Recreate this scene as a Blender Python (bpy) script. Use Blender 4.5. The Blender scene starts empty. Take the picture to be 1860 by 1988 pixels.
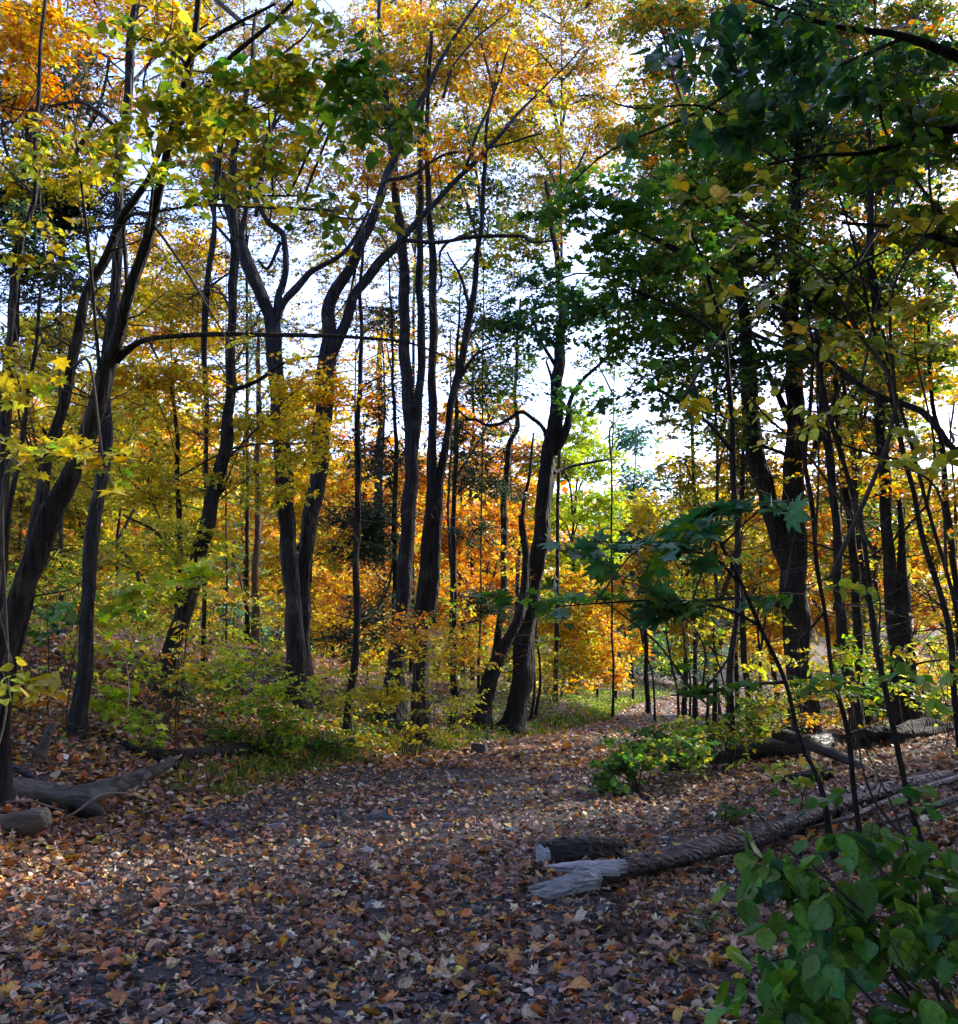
import bpy, math, random
import numpy as np
from mathutils import Matrix, Vector

random.seed(7)
R = np.random.default_rng(7)
sc = bpy.context.scene
col = sc.collection

# ------------------------------------------------------------------ camera, sky, sun, exposure
CAMZ = 1.55
PITCH = math.radians(8.0)
FPX = 1953.0                      # focal length in pixels of a 1860-wide view
cam_d = bpy.data.cameras.new("camera")
cam = bpy.data.objects.new("camera", cam_d)
col.objects.link(cam)
cam.location = (0, 0, CAMZ)
cam.rotation_euler = (math.radians(90) + PITCH, 0, 0)
cam_d.sensor_fit = 'HORIZONTAL'
cam_d.sensor_width = 36
cam_d.lens = 36 * FPX / 1860
cam_d.clip_start = 0.05
cam_d.clip_end = 2000
sc.camera = cam

SUN_EL, SUN_AZ = math.radians(33), math.radians(54)     # azimuth measured from +Y towards +X
world = bpy.data.worlds.new("World")
sc.world = world
world.use_nodes = True
nt = world.node_tree
bg = nt.nodes["Background"]
sky = nt.nodes.new("ShaderNodeTexSky")
sky.sky_type = 'NISHITA'
sky.sun_disc = False
sky.sun_elevation = SUN_EL
sky.sun_rotation = SUN_AZ
sky.air_density = 1.0
sky.dust_density = 1.0
sky.ozone_density = 3.0
wb = nt.nodes.new("ShaderNodeVectorMath"); wb.operation = 'MULTIPLY'
wb.inputs[1].default_value = (1.14, .98, 1.12)            # white balance of the sky light
nt.links.new(sky.outputs[0], wb.inputs[0])
nt.links.new(wb.outputs[0], bg.inputs[0])
bg.inputs[1].default_value = 0.15
sd = bpy.data.lights.new("sun", 'SUN')
sd.energy = 3.2
sd.angle = math.radians(6)
sd.color = (1.0, 0.93, 0.80)
sun = bpy.data.objects.new("sun", sd)
col.objects.link(sun)
sv = Vector((math.sin(SUN_AZ) * math.cos(SUN_EL), math.cos(SUN_AZ) * math.cos(SUN_EL), math.sin(SUN_EL)))
sun.rotation_euler = sv.to_track_quat('Z', 'Y').to_euler()
sc.view_settings.view_transform = 'Standard'
sc.view_settings.look = 'None'
sc.view_settings.gamma = 1
sc.view_settings.exposure = 2.1
sc.cycles.max_bounces = 6
sc.cycles.diffuse_bounces = 3
sc.cycles.transmission_bounces = 3
sc.cycles.glossy_bounces = 2

# ------------------------------------------------------------------ placing helpers
CP, SP = math.cos(PITCH), math.sin(PITCH)
def ray(u, v):
    a = (u - 930) / FPX
    b = (994 - v) / FPX
    return np.array([a, CP - SP * b, SP + CP * b])
def P(u, v, Y):
    d = ray(u, v)
    return np.array([0, 0, CAMZ]) + d * (Y / d[1])
def sstep(a, b, x):
    t = np.clip((x - a) / (b - a), 0, 1)
    return t * t * (3 - 2 * t)
PY = np.array([-30, 0, 4, 9, 13, 17, 20, 24, 30, 37, 45, 60.])
PX = np.array([-0.6, -0.6, -0.6, -0.6, -0.5, 0.9, 2.7, 4.3, 6.0, 9.0, 16, 34])
PW = np.array([2.7, 2.7, 2.6, 2.5, 1.9, 1.5, 1.35, 1.35, 1.7, 2.2, 2.5, 3])
def path_s(x, y):
    return x - np.interp(y, PY, PX), np.interp(y, PY, PW)
def H(x, y):
    x = np.asarray(x, float); y = np.asarray(y, float)
    s, w = path_s(x, y)
    dl = np.maximum(0, -s - w - 0.1)
    dr = np.maximum(0, s - w - 0.1)
    fl = 1 - 0.62 * sstep(16, 34, y)
    hl = 3.6 * (1 - np.exp(-0.42 * dl / 3.6)) * fl
    hr = 1.4 * (1 - np.exp(-0.13 * dr / 1.4))
    n = 0.05 * np.sin(x * 1.3 + 0.7 * np.sin(y * 0.9)) * np.sin(y * 1.1 + 1) + 0.02 * np.sin(x * 4.1 + 2) * np.sin(y * 3.7)
    off = np.minimum(1, 0.25 + (dl + dr) * 0.8)
    far = 0.11 * np.maximum(0, y - 52) * (1 - .3 * sstep(60, 200, y))
    return hl + hr + n * off + far
def G(u, v):
    d = ray(u, v)
    t = 2.0
    while t < 150:
        p = np.array([0, 0, CAMZ]) + d * t
        if p[2] < H(p[0], p[1]):
            return p
        t += 0.03
    return p
def px2m(w, Y):
    return w * Y / FPX

# ------------------------------------------------------------------ mesh helpers
def mkmesh(name, V, F, mat, C=None, smooth=False):
    me = bpy.data.meshes.new(name)
    V = np.asarray(V, np.float32); F = np.asarray(F, np.int32)
    k = F.shape[1]
    me.vertices.add(len(V)); me.vertices.foreach_set('co', V.ravel())
    me.loops.add(F.size); me.loops.foreach_set('vertex_index', F.ravel())
    me.polygons.add(len(F))
    me.polygons.foreach_set('loop_start', np.arange(0, F.size, k, dtype=np.int32))
    me.polygons.foreach_set('loop_total', np.full(len(F), k, np.int32))
    me.polygons.foreach_set('use_smooth', np.full(len(F), smooth, bool))
    if C is not None:
        at = me.color_attributes.new('Col', 'FLOAT_COLOR', 'POINT')
        C4 = np.ones((len(V), 4), np.float32); C4[:, :3] = C
        at.data.foreach_set('color', C4.ravel())
    me.materials.append(mat)
    me.update(calc_edges=True)
    return me
def link(name, me, parent=None, kind=None, label=None, cat=None, group=None, loc=None):
    o = bpy.data.objects.new(name, me)
    col.objects.link(o)
    if parent is not None:
        o.parent = parent
    if loc is not None:
        o.location = loc
    tag(o, label, cat, group, kind)
    return o
def tag(o, label=None, cat=None, group=None, kind=None):
    if label: o['label'] = label
    if cat: o['category'] = cat
    if group: o['group'] = group
    if kind: o['kind'] = kind
def thing(name, loc, label, cat, group=None):
    o = bpy.data.objects.new(name, None)
    o.empty_display_size = 0.2
    col.objects.link(o)
    o.location = loc
    tag(o, label, cat, group)
    return o
def part(name, V, F, mat, root, C=None, smooth=False, kind=None, label=None, parent=None):
    """V in world coordinates; stored relative to the thing's base"""
    me = mkmesh(name, np.asarray(V) - np.array(root.location), F, mat, C, smooth)
    return link(name, me, parent or root, kind, label)

def unit(a):
    return a / (np.linalg.norm(a, axis=-1, keepdims=True) + 1e-9)
def catmull(pts, n):
    pts = np.asarray(pts, float)
    if len(pts) < 3:
        t = np.linspace(0, 1, n * (len(pts) - 1) + 1)[:, None]
        return pts[0] * (1 - t) + pts[-1] * t
    q = np.vstack([2 * pts[0] - pts[1], pts, 2 * pts[-1] - pts[-2]])
    out = []
    for i in range(1, len(q) - 2):
        for k in range(n):
            t = k / n
            out.append(0.5 * ((2 * q[i]) + (-q[i-1] + q[i+1]) * t + (2*q[i-1] - 5*q[i] + 4*q[i+1] - q[i+2]) * t*t
                              + (-q[i-1] + 3*q[i] - 3*q[i+1] + q[i+2]) * t**3))
    out.append(q[-2])
    return np.array(out)
def tube(path, rad, sides=10, rough=0.06, seed=0, cap=True):
    path = np.asarray(path); rad = np.asarray(rad); n = len(path)
    T = unit(np.gradient(path, axis=0))
    ref = np.array([0.31, 0.95, 0.07]) if abs(T[0][2]) > .7 else np.array([0.05, 0.1, 1.0])
    A = unit(np.cross(T, ref)); B = np.cross(T, A)
    ang = np.linspace(0, 2 * np.pi, sides, endpoint=False)
    rg = np.random.default_rng(seed + 11)
    ph = rg.uniform(0, 6.28, 6)
    s = np.concatenate([[0], np.cumsum(np.linalg.norm(np.diff(path, axis=0), axis=1))])
    rr = rad[:, None] * (1 + rough * (np.sin(2 * ang[None] + ph[0] + s[:, None] * 1.3) + np.sin(3 * ang[None] + ph[1] - s[:, None] * 2.1)
                         + 0.6 * np.sin(5 * ang[None] + ph[2]) + 0.5 * np.sin(s[:, None] * 9 + ph[3] + ang[None])) + rg.normal(0, rough * .35, (n, sides)))
    V = path[:, None] + rr[..., None] * (np.cos(ang)[None, :, None] * A[:, None] + np.sin(ang)[None, :, None] * B[:, None])
    V = V.reshape(-1, 3)
    i = np.arange(n - 1)[:, None] * sides; j = np.arange(sides)[None]; j2 = (j + 1) % sides
    a, b, c, d = i + j, i + j2, i + sides + j2, i + sides + j
    F = np.concatenate([np.stack([a, b, c], -1).reshape(-1, 3), np.stack([a, c, d], -1).reshape(-1, 3)])
    if cap:
        V = np.vstack([V, path[0], path[-1]])
        k = np.arange(sides); k2 = (k + 1) % sides
        F = np.vstack([F, np.stack([k2, k, np.full(sides, n * sides)], -1),
                       np.stack([(n-1)*sides + k, (n-1)*sides + k2, np.full(sides, n * sides + 1)], -1)])
    return V, F
class Bag:
    def __init__(s): s.V = []; s.F = []; s.C = []; s.n = 0
    def add(s, V, F, C=None):
        if len(V) == 0: return
        s.V.append(V); s.F.append(F + s.n); s.n += len(V)
        if C is not None: s.C.append(C)
    def get(s):
        return np.vstack(s.V), np.vstack(s.F), (np.vstack(s.C) if s.C else None)
def sticks(p0, p1, r0, r1):
    """many thin three-sided twigs"""
    p0 = np.asarray(p0, float); p1 = np.asarray(p1, float); N = len(p0)
    T = unit(p1 - p0)
    A = unit(np.cross(T, np.array([0.3, 0.2, 0.9]))); B = np.cross(T, A)
    ang = np.array([0, 2.094, 4.189])
    ring = np.cos(ang)[None, :, None] * A[:, None] + np.sin(ang)[None, :, None] * B[:, None]
    r0 = np.broadcast_to(r0, (N,)); r1 = np.broadcast_to(r1, (N,))
    V = np.concatenate([p0[:, None] + ring * r0[:, None, None], p1[:, None] + ring * r1[:, None, None]], 1).reshape(-1, 3)
    f = np.array([[0,1,4],[0,4,3],[1,2,5],[1,5,4],[2,0,3],[2,3,5]])
    F = (f[None] + (np.arange(N) * 6)[:, None, None]).reshape(-1, 3)
    return V, F

# leaf outlines: x across, y along the midrib, z along the normal
def fan(outline, mid=(0, .5, -.04)):
    V = np.array([mid] + outline, float)
    k = len(outline)
    return V, np.array([[0, 1 + i, 1 + (i + 1) % k] for i in range(k)])
def mirror(half):          # half: from base (x=0) along the right side to the tip (x=0)
    return half + [(-x, y, z) for x, y, z in reversed(half[1:-1])]
T_SMALL = (np.array([(0,0,0),(.36,.42,.07),(0,1,0),(-.36,.42,.07)], float), np.array([[0,1,2],[0,2,3]]))
T_NEEDLE = (np.array([(0,0,0),(.13,.4,.02),(0,1,-.05),(-.13,.4,.02)], float), np.array([[0,1,2],[0,2,3]]))
T_OVAL = fan(mirror([(0,0,0),(.24,.14,.03),(.36,.42,.06),(.22,.78,.04),(0,1.04,-.02)]))
T_OVALN = fan(mirror([(0,0,0),(.16,.05,.02),(.31,.2,.05),(.39,.42,.06),(.33,.64,.05),(.17,.86,.02),(.05,.97,0),(0,1.08,-.04)]))
T_MAPLE = fan(mirror([(0,.05,0),(.22,-.1,.02),(.2,.12,.02),(.56,.18,.07),(.34,.4,.03),(.46,.74,.06),(.2,.62,.02),(0,1.0,-.04)]), (0,.36,-.03))
T_MAPLEN = fan(mirror([(0,.05,0),(.14,-.08,.02),(.34,-.12,.03),(.27,.06,.02),(.44,.07,.04),(.64,.2,.07),(.48,.24,.05),(.36,.36,.03),(.47,.46,.05),(.5,.74,.08),(.36,.68,.05),(.19,.6,.02),(.14,.8,.01),(.06,.9,0),(0,1.04,-.05)]), (0,.33,-.03))
TEMPL = dict(small=T_SMALL, needle=T_NEEDLE, oval=T_OVAL, ovaln=T_OVALN, maple=T_MAPLE, maplen=T_MAPLEN)

def leafmesh(shape, pos, d, n, size, C, curl=0.25, wid=None):
    """joins N leaves: base pos, midrib direction d, normal n"""
    tv, tf = TEMPL[shape]
    N, K = len(pos), len(tv)
    d = unit(d); side = unit(np.cross(d, n)); n = np.cross(side, d)
    a, b, c = R.normal(0, curl * 1.6, N), R.normal(-curl * .4, curl, N), R.normal(0, curl, N)
    x, y, z = tv[:, 0][None], tv[:, 1][None], tv[:, 2][None]
    w = R.uniform(.8, 1.2, N)[:, None] if wid is None else wid
    zz = z + a[:, None] * x * x + b[:, None] * (y - .5) ** 2 * 1.3 + c[:, None] * x * (y - .5)
    V = pos[:, None] + size[:, None, None] * ((x * w)[..., None] * side[:, None] + (y + 0 * w)[..., None] * d[:, None] + zz[..., None] * n[:, None])
    F = (tf[None] + (np.arange(N) * K)[:, None, None]).reshape(-1, 3)
    return V.reshape(-1, 3), F, np.repeat(C, K, 0)

# ------------------------------------------------------------------ leaf colours (real reflectances)
PAL = dict(
    gold=[(.68,.46,.03),(.64,.50,.05),(.68,.36,.03),(.56,.48,.06)],
    orange=[(.62,.24,.025),(.60,.30,.04),(.56,.16,.02),(.62,.36,.05)],
    red=[(.55,.10,.02),(.60,.17,.03),(.60,.24,.04)],
    rust=[(.42,.20,.05),(.50,.26,.05),(.36,.17,.05),(.50,.32,.07)],
    yg=[(.34,.38,.04),(.24,.34,.04),(.46,.42,.05),(.52,.46,.06)],
    ygold=[(.62,.54,.06),(.54,.50,.06),(.44,.46,.05),(.64,.46,.05)],
    olive=[(.19,.22,.03),(.13,.21,.03),(.30,.27,.03),(.24,.28,.03),(.42,.30,.04)],
    lime=[(.36,.50,.04),(.30,.45,.04),(.48,.52,.05)],
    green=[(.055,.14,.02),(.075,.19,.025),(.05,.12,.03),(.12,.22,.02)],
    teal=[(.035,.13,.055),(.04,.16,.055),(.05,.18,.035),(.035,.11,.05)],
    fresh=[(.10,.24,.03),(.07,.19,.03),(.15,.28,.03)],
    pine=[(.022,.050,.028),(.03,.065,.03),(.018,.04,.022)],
    farpine=[(.05,.13,.08),(.06,.16,.09)],
    litter=[(.21,.11,.085),(.28,.155,.11),(.13,.08,.07),(.34,.21,.15),(.22,.14,.125),(.36,.14,.055),(.42,.30,.22),(.09,.055,.05),(.29,.175,.14)],
    litterpale=[(.60,.48,.34),(.66,.54,.38),(.58,.44,.36)],
    litteryel=[(.56,.34,.05),(.52,.27,.04),(.58,.40,.09)],
    litterrust=[(.46,.17,.045),(.52,.23,.07),(.38,.14,.05),(.56,.30,.10)],
)
def pick(pal, N, jit=.16, clump=None):
    """palette: name or 'a:2,b:1' mixture"""
    names, ws = [], []
    for it in pal.split(','):
        a, *b = it.split(':'); names.append(a); ws.append(float(b[0]) if b else 1.0)
    cols = np.array([c for nm in names for c in PAL[nm]])
    w = np.array([wt / len(PAL[nm]) for nm, wt in zip(names, ws) for c in PAL[nm]]); w /= w.sum()
    if clump is None:
        idx = R.choice(len(cols), N, p=w)
    else:                       # leaves of one spray lean to one colour
        K = clump.max() + 1
        base = R.choice(len(cols), K, p=w)
        idx = np.where(R.random(N) < .6, base[clump], R.choice(len(cols), N, p=w))
    C = cols[idx] * (1 + R.normal(0, jit, (N, 1))) * (1 + R.normal(0, .06, (N, 3)))
    if clump is not None:
        C = C * (1 + R.normal(0, .14, (clump.max() + 1, 1)))[clump]
    return np.clip(C, .008, .75)

# ------------------------------------------------------------------ materials
def newmat(name):
    m = bpy.data.materials.new(name); m.use_nodes = True
    t = m.node_tree; t.nodes.clear()
    o = t.nodes.new('ShaderNodeOutputMaterial')
    return m, t, o
def N_(t, typ, **kw):
    n = t.nodes.new(typ)
    for k, v in kw.items(): setattr(n, k, v)
    return n
def leaf_mat(name, trans=.45, rough=.5, spec=.4, mottled=0.0, scale=60, veins=False):
    m, t, o = newmat(name)
    at = N_(t, 'ShaderNodeAttribute', attribute_name='Col')
    src = at.outputs['Color']
    if mottled:
        tc = N_(t, 'ShaderNodeTexCoord')
        no = N_(t, 'ShaderNodeTexNoise'); no.inputs['Scale'].default_value = scale; no.inputs['Detail'].default_value = 5
        t.links.new(tc.outputs['Object'], no.inputs['Vector'])
        mr = N_(t, 'ShaderNodeMapRange'); mr.inputs[1].default_value = .35; mr.inputs[2].default_value = .7
        mr.inputs[3].default_value = 1 + mottled; mr.inputs[4].default_value = 1 - mottled
        t.links.new(no.outputs['Fac'], mr.inputs[0])
        vm = N_(t, 'ShaderNodeVectorMath', operation='SCALE')
        t.links.new(src, vm.inputs[0]); t.links.new(mr.outputs[0], vm.inputs['Scale'])
        src = vm.outputs[0]
    vein_h = None
    if veins:
        def mth(op, x, y=None, z=None):
            n = N_(t, 'ShaderNodeMath', operation=op)
            for i, q in enumerate((x, y, z)):
                if q is None: continue
                if isinstance(q, (int, float)): n.inputs[i].default_value = q
                else: t.links.new(q, n.inputs[i])
            return n.outputs[0]
        sx = N_(t, 'ShaderNodeSeparateXYZ'); t.links.new(tc.outputs['Object'], sx.inputs[0])
        ax = mth('ABSOLUTE', sx.outputs[0])
        mid = mth('SUBTRACT', 1, mth('MINIMUM', mth('MULTIPLY', ax, 45), 1))
        ph = mth('FRACT', mth('MULTIPLY', mth('SUBTRACT', sx.outputs[1], mth('MULTIPLY', ax, .75)), 7))
        sv_ = mth('SUBTRACT', 1, mth('MINIMUM', mth('MULTIPLY', mth('ABSOLUTE', mth('SUBTRACT', ph, .5)), 9), 1))
        vein_h = mth('MAXIMUM', mid, mth('MULTIPLY', sv_, .45))
        k = mth('MULTIPLY_ADD', vein_h, .55, .95)
        v2 = N_(t, 'ShaderNodeVectorMath', operation='SCALE'); t.links.new(src, v2.inputs[0]); t.links.new(k, v2.inputs['Scale'])
        oi = N_(t, 'ShaderNodeObjectInfo')
        cmb = N_(t, 'ShaderNodeVectorMath', operation='ADD'); t.links.new(tc.outputs['Object'], cmb.inputs[0])
        sc3 = N_(t, 'ShaderNodeVectorMath', operation='SCALE'); sc3.inputs[0].default_value = (17, 31, 7); t.links.new(oi.outputs['Random'], sc3.inputs['Scale'])
        t.links.new(sc3.outputs[0], cmb.inputs[1])
        sn = N_(t, 'ShaderNodeTexNoise'); sn.inputs['Scale'].default_value = 5; sn.inputs['Detail'].default_value = 4; t.links.new(cmb.outputs[0], sn.inputs['Vector'])
        sp = N_(t, 'ShaderNodeMapRange'); sp.inputs[1].default_value = .64; sp.inputs[2].default_value = .70; t.links.new(sn.outputs['Fac'], sp.inputs[0])
        bm = N_(t, 'ShaderNodeMix', data_type='RGBA'); bm.inputs[7].default_value = (.10, .055, .02, 1)
        t.links.new(sp.outputs[0], bm.inputs[0]); t.links.new(v2.outputs[0], bm.inputs[6]); src = bm.outputs[2]
        rv = N_(t, 'ShaderNodeMapRange'); rv.inputs[3].default_value = .7; rv.inputs[4].default_value = 1.35; t.links.new(oi.outputs['Random'], rv.inputs[0])
        v4 = N_(t, 'ShaderNodeVectorMath', operation='SCALE'); t.links.new(src, v4.inputs[0]); t.links.new(rv.outputs[0], v4.inputs['Scale']); src = v4.outputs[0]
    p = N_(t, 'ShaderNodeBsdfPrincipled')
    if vein_h is not None:
        bu = N_(t, 'ShaderNodeBump'); bu.inputs['Strength'].default_value = .35; bu.inputs['Distance'].default_value = .01; bu.invert = True
        t.links.new(vein_h, bu.inputs['Height']); t.links.new(bu.outputs[0], p.inputs['Normal'])
    p.inputs['Roughness'].default_value = rough
    p.inputs['Specular IOR Level'].default_value = spec
    t.links.new(src, p.inputs['Base Color'])
    tr = N_(t, 'ShaderNodeBsdfTranslucent')
    g = N_(t, 'ShaderNodeHueSaturation'); g.inputs['Saturation'].default_value = 1.08; g.inputs['Value'].default_value = 1.15
    t.links.new(src, g.inputs['Color']); t.links.new(g.outputs[0], tr.inputs['Color'])
    mx = N_(t, 'ShaderNodeMixShader'); mx.inputs[0].default_value = trans
    t.links.new(p.outputs[0], mx.inputs[1]); t.links.new(tr.outputs[0], mx.inputs[2])
    t.links.new(mx.outputs[0], o.inputs[0])
    return m
M_LEAF = leaf_mat('leaf', .5)
M_NEAR = leaf_mat('leaf_near', .38, .4, .5, .3, 4, veins=True)
M_NEEDLE = leaf_mat('needles', .15, .6, .3)
M_LITTER = leaf_mat('fallen_leaf', .12, .6, .35, .35, 90)
M_LITTER1 = leaf_mat('fallen_leaf_near', .12, .6, .35, .35, 5, veins=True)
M_GRASS = leaf_mat('grass', .35, .5, .3)

def bark_mat(name, c1, c2, scale=14, bump=.8, pale=None, rough=.9, stretch=.18, sx=1.0, dist=.07):
    m, t, o = newmat(name)
    tc = N_(t, 'ShaderNodeTexCoord')
    mp = N_(t, 'ShaderNodeMapping'); mp.inputs['Scale'].default_value = (sx, 1, stretch)
    t.links.new(tc.outputs['Object'], mp.inputs[0])
    n1 = N_(t, 'ShaderNodeTexNoise'); n1.inputs['Scale'].default_value = scale; n1.inputs['Detail'].default_value = 8; n1.inputs['Roughness'].default_value = .65
    t.links.new(mp.outputs[0], n1.inputs['Vector'])
    vo = N_(t, 'ShaderNodeTexVoronoi', feature='DISTANCE_TO_EDGE'); vo.inputs['Scale'].default_value = scale * 1.4
    t.links.new(mp.outputs[0], vo.inputs['Vector'])
    n2 = N_(t, 'ShaderNodeTexNoise'); n2.inputs['Scale'].default_value = 3.1; n2.inputs['Detail'].default_value = 6
    t.links.new(tc.outputs['Object'], n2.inputs['Vector'])
    cr = N_(t, 'ShaderNodeValToRGB'); cr.color_ramp.elements[0].color = (*c1, 1); cr.color_ramp.elements[1].color = (*c2, 1)
    cr.color_ramp.elements[0].position = .32; cr.color_ramp.elements[1].position = .68
    t.links.new(n1.outputs['Fac'], cr.inputs[0])
    src = cr.outputs[0]
    if pale:
        r2 = N_(t, 'ShaderNodeValToRGB'); r2.color_ramp.elements[0].position = .58; r2.color_ramp.elements[1].position = .66
        t.links.new(n2.outputs['Fac'], r2.inputs[0])
        mx = N_(t, 'ShaderNodeMix', data_type='RGBA'); mx.inputs[7].default_value = (*pale, 1)
        t.links.new(r2.outputs[0], mx.inputs[0]); t.links.new(src, mx.inputs[6]); src = mx.outputs[2]
    p = N_(t, 'ShaderNodeBsdfPrincipled'); p.inputs['Roughness'].default_value = rough; p.inputs['Specular IOR Level'].default_value = .3
    t.links.new(src, p.inputs['Base Color'])
    mm = N_(t, 'ShaderNodeMath', operation='MULTIPLY_ADD'); mm.inputs[1].default_value = 1.5
    t.links.new(vo.outputs['Distance'], mm.inputs[0]); t.links.new(n1.outputs['Fac'], mm.inputs[2])
    bu = N_(t, 'ShaderNodeBump'); bu.inputs['Strength'].default_value = bump; bu.inputs['Distance'].default_value = dist
    t.links.new(mm.outputs[0], bu.inputs['Height']); t.links.new(bu.outputs[0], p.inputs['Normal'])
    t.links.new(p.outputs[0], o.inputs[0])
    return m
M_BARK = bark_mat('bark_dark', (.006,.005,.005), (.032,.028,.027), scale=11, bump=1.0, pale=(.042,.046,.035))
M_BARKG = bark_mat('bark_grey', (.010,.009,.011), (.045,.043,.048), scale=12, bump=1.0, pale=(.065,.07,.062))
M_BARKB = bark_mat('bark_brown', (.05,.03,.022), (.13,.085,.065))
M_TWIG = bark_mat('twig_bark', (.025,.02,.018), (.06,.05,.042), bump=.2)
M_TWIGP = bark_mat('dry_twig', (.16,.12,.09), (.32,.26,.20), bump=.3)
M_LOG = bark_mat('log_bark', (.010,.009,.010), (.045,.042,.044), scale=14, bump=.6, pale=(.05,.055,.055), rough=.5, stretch=1, sx=.22, dist=.03)
M_LOGG = bark_mat('log_grey', (.04,.035,.03), (.14,.125,.11), scale=12, bump=.6, pale=(.17,.165,.15), stretch=1, sx=.22, dist=.03)
M_WOOD = bark_mat('bare_wood', (.12,.12,.14), (.60,.60,.66), scale=30, bump=.7, rough=.5, stretch=1, sx=.18, dist=.02)

def ground_mat(name, cols, scale=5, bump=1.0, rough=.8):
    m, t, o = newmat(name)
    tc = N_(t, 'ShaderNodeTexCoord')
    n1 = N_(t, 'ShaderNodeTexNoise'); n1.inputs['Scale'].default_value = scale; n1.inputs['Detail'].default_value = 10; n1.inputs['Roughness'].default_value = .75
    t.links.new(tc.outputs['Object'], n1.inputs['Vector'])
    vo = N_(t, 'ShaderNodeTexVoronoi'); vo.inputs['Scale'].default_value = scale * 5
    t.links.new(tc.outputs['Object'], vo.inputs['Vector'])
    cr = N_(t, 'ShaderNodeValToRGB')
    e = cr.color_ramp.elements
    e[0].position = .3; e[0].color = (*cols[0], 1); e[1].position = .7; e[1].color = (*cols[-1], 1)
    for i, c in enumerate(cols[1:-1]):
        q = e.new(.3 + .4 * (i + 1) / (len(cols) - 1)); q.color = (*c, 1)
    t.links.new(n1.outputs['Fac'], cr.inputs[0])
    hs = N_(t, 'ShaderNodeMix', data_type='RGBA', blend_type='MULTIPLY'); hs.inputs[0].default_value = .5
    t.links.new(cr.outputs[0], hs.inputs[6])
    bw = N_(t, 'ShaderNodeRGBToBW'); t.links.new(vo.outputs['Color'], bw.inputs[0]); t.links.new(bw.outputs[0], hs.inputs[7])
    p = N_(t, 'ShaderNodeBsdfPrincipled'); p.inputs['Roughness'].default_value = rough
    t.links.new(hs.outputs[2], p.inputs['Base Color'])
    bu = N_(t, 'ShaderNodeBump'); bu.inputs['Strength'].default_value = bump; bu.inputs['Distance'].default_value = .04
    t.links.new(n1.outputs['Fac'], bu.inputs['Height']); t.links.new(bu.outputs[0], p.inputs['Normal'])
    t.links.new(p.outputs[0], o.inputs[0])
    return m
M_SOIL = ground_mat('forest_soil', [(.03,.02,.015),(.07,.045,.03),(.12,.07,.04)], 4)
M_GRAVEL = ground_mat('path_gravel', [(.010,.010,.013),(.026,.025,.030),(.055,.052,.058)], 9, 1.0, .7)
def stone_mat():
    m, t, o = newmat('slate')
    at = N_(t, 'ShaderNodeAttribute', attribute_name='Col')
    tc = N_(t, 'ShaderNodeTexCoord')
    n1 = N_(t, 'ShaderNodeTexNoise'); n1.inputs['Scale'].default_value = 30; n1.inputs['Detail'].default_value = 8
    t.links.new(tc.outputs['Object'], n1.inputs['Vector'])
    mr = N_(t, 'ShaderNodeMapRange'); mr.inputs[3].default_value = .5; mr.inputs[4].default_value = 1.5
    t.links.new(n1.outputs['Fac'], mr.inputs[0])
    vm = N_(t, 'ShaderNodeVectorMath', operation='SCALE'); t.links.new(at.outputs['Color'], vm.inputs[0]); t.links.new(mr.outputs[0], vm.inputs['Scale'])
    p = N_(t, 'ShaderNodeBsdfPrincipled'); p.inputs['Roughness'].default_value = .5
    t.links.new(vm.outputs[0], p.inputs['Base Color'])
    bu = N_(t, 'ShaderNodeBump'); bu.inputs['Strength'].default_value = .4; bu.inputs['Distance'].default_value = .01
    t.links.new(n1.outputs['Fac'], bu.inputs['Height']); t.links.new(bu.outputs[0], p.inputs['Normal'])
    t.links.new(p.outputs[0], o.inputs[0])
    return m
M_STONE = stone_mat()

# ------------------------------------------------------------------ ground and path
def ground():
    ys = [-25.0]
    while ys[-1] < 420:
        y = ys[-1]; ys.append(y + (1.5 if y < 0 else max(.16, .016 * y) if y < 50 else .06 * y))
    xs = [0.0]
    while xs[-1] < 320:
        x = xs[-1]; xs.append(x + (.2 if x < 8 else .03 * x if x < 30 else .1 * x))
    xs = np.array([-a for a in xs[:0:-1]] + xs); ys = np.array(ys)
    X, Y = np.meshgrid(xs, ys)
    Z = H(X, Y)
    near = (Y < 20) & (np.abs(X) < 12)
    Z = Z + np.where(near, R.normal(0, .008, Z.shape), 0)
    V = np.stack([X, Y, Z], -1).reshape(-1, 3)
    nx = len(xs)
    i = np.arange(len(ys) - 1)[:, None] * nx + np.arange(nx - 1)[None]
    F = np.stack([i, i + 1, i + nx + 1, i + nx], -1).reshape(-1, 4)
    cx = V[F].mean(1)
    s, w = path_s(cx[:, 0], cx[:, 1])
    onp = (np.abs(s) < w + .15 * np.sin(cx[:, 1] * 2)) & (cx[:, 1] < 58)
    for nm, msk, mat in (('ground', ~onp, M_SOIL), ('path', onp, M_GRAVEL)):
        f = F[msk]; used, inv = np.unique(f, return_inverse=True)
        link(nm, mkmesh(nm, V[used], inv.reshape(-1, 4), mat, smooth=True), kind='structure')
ground()

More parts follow.
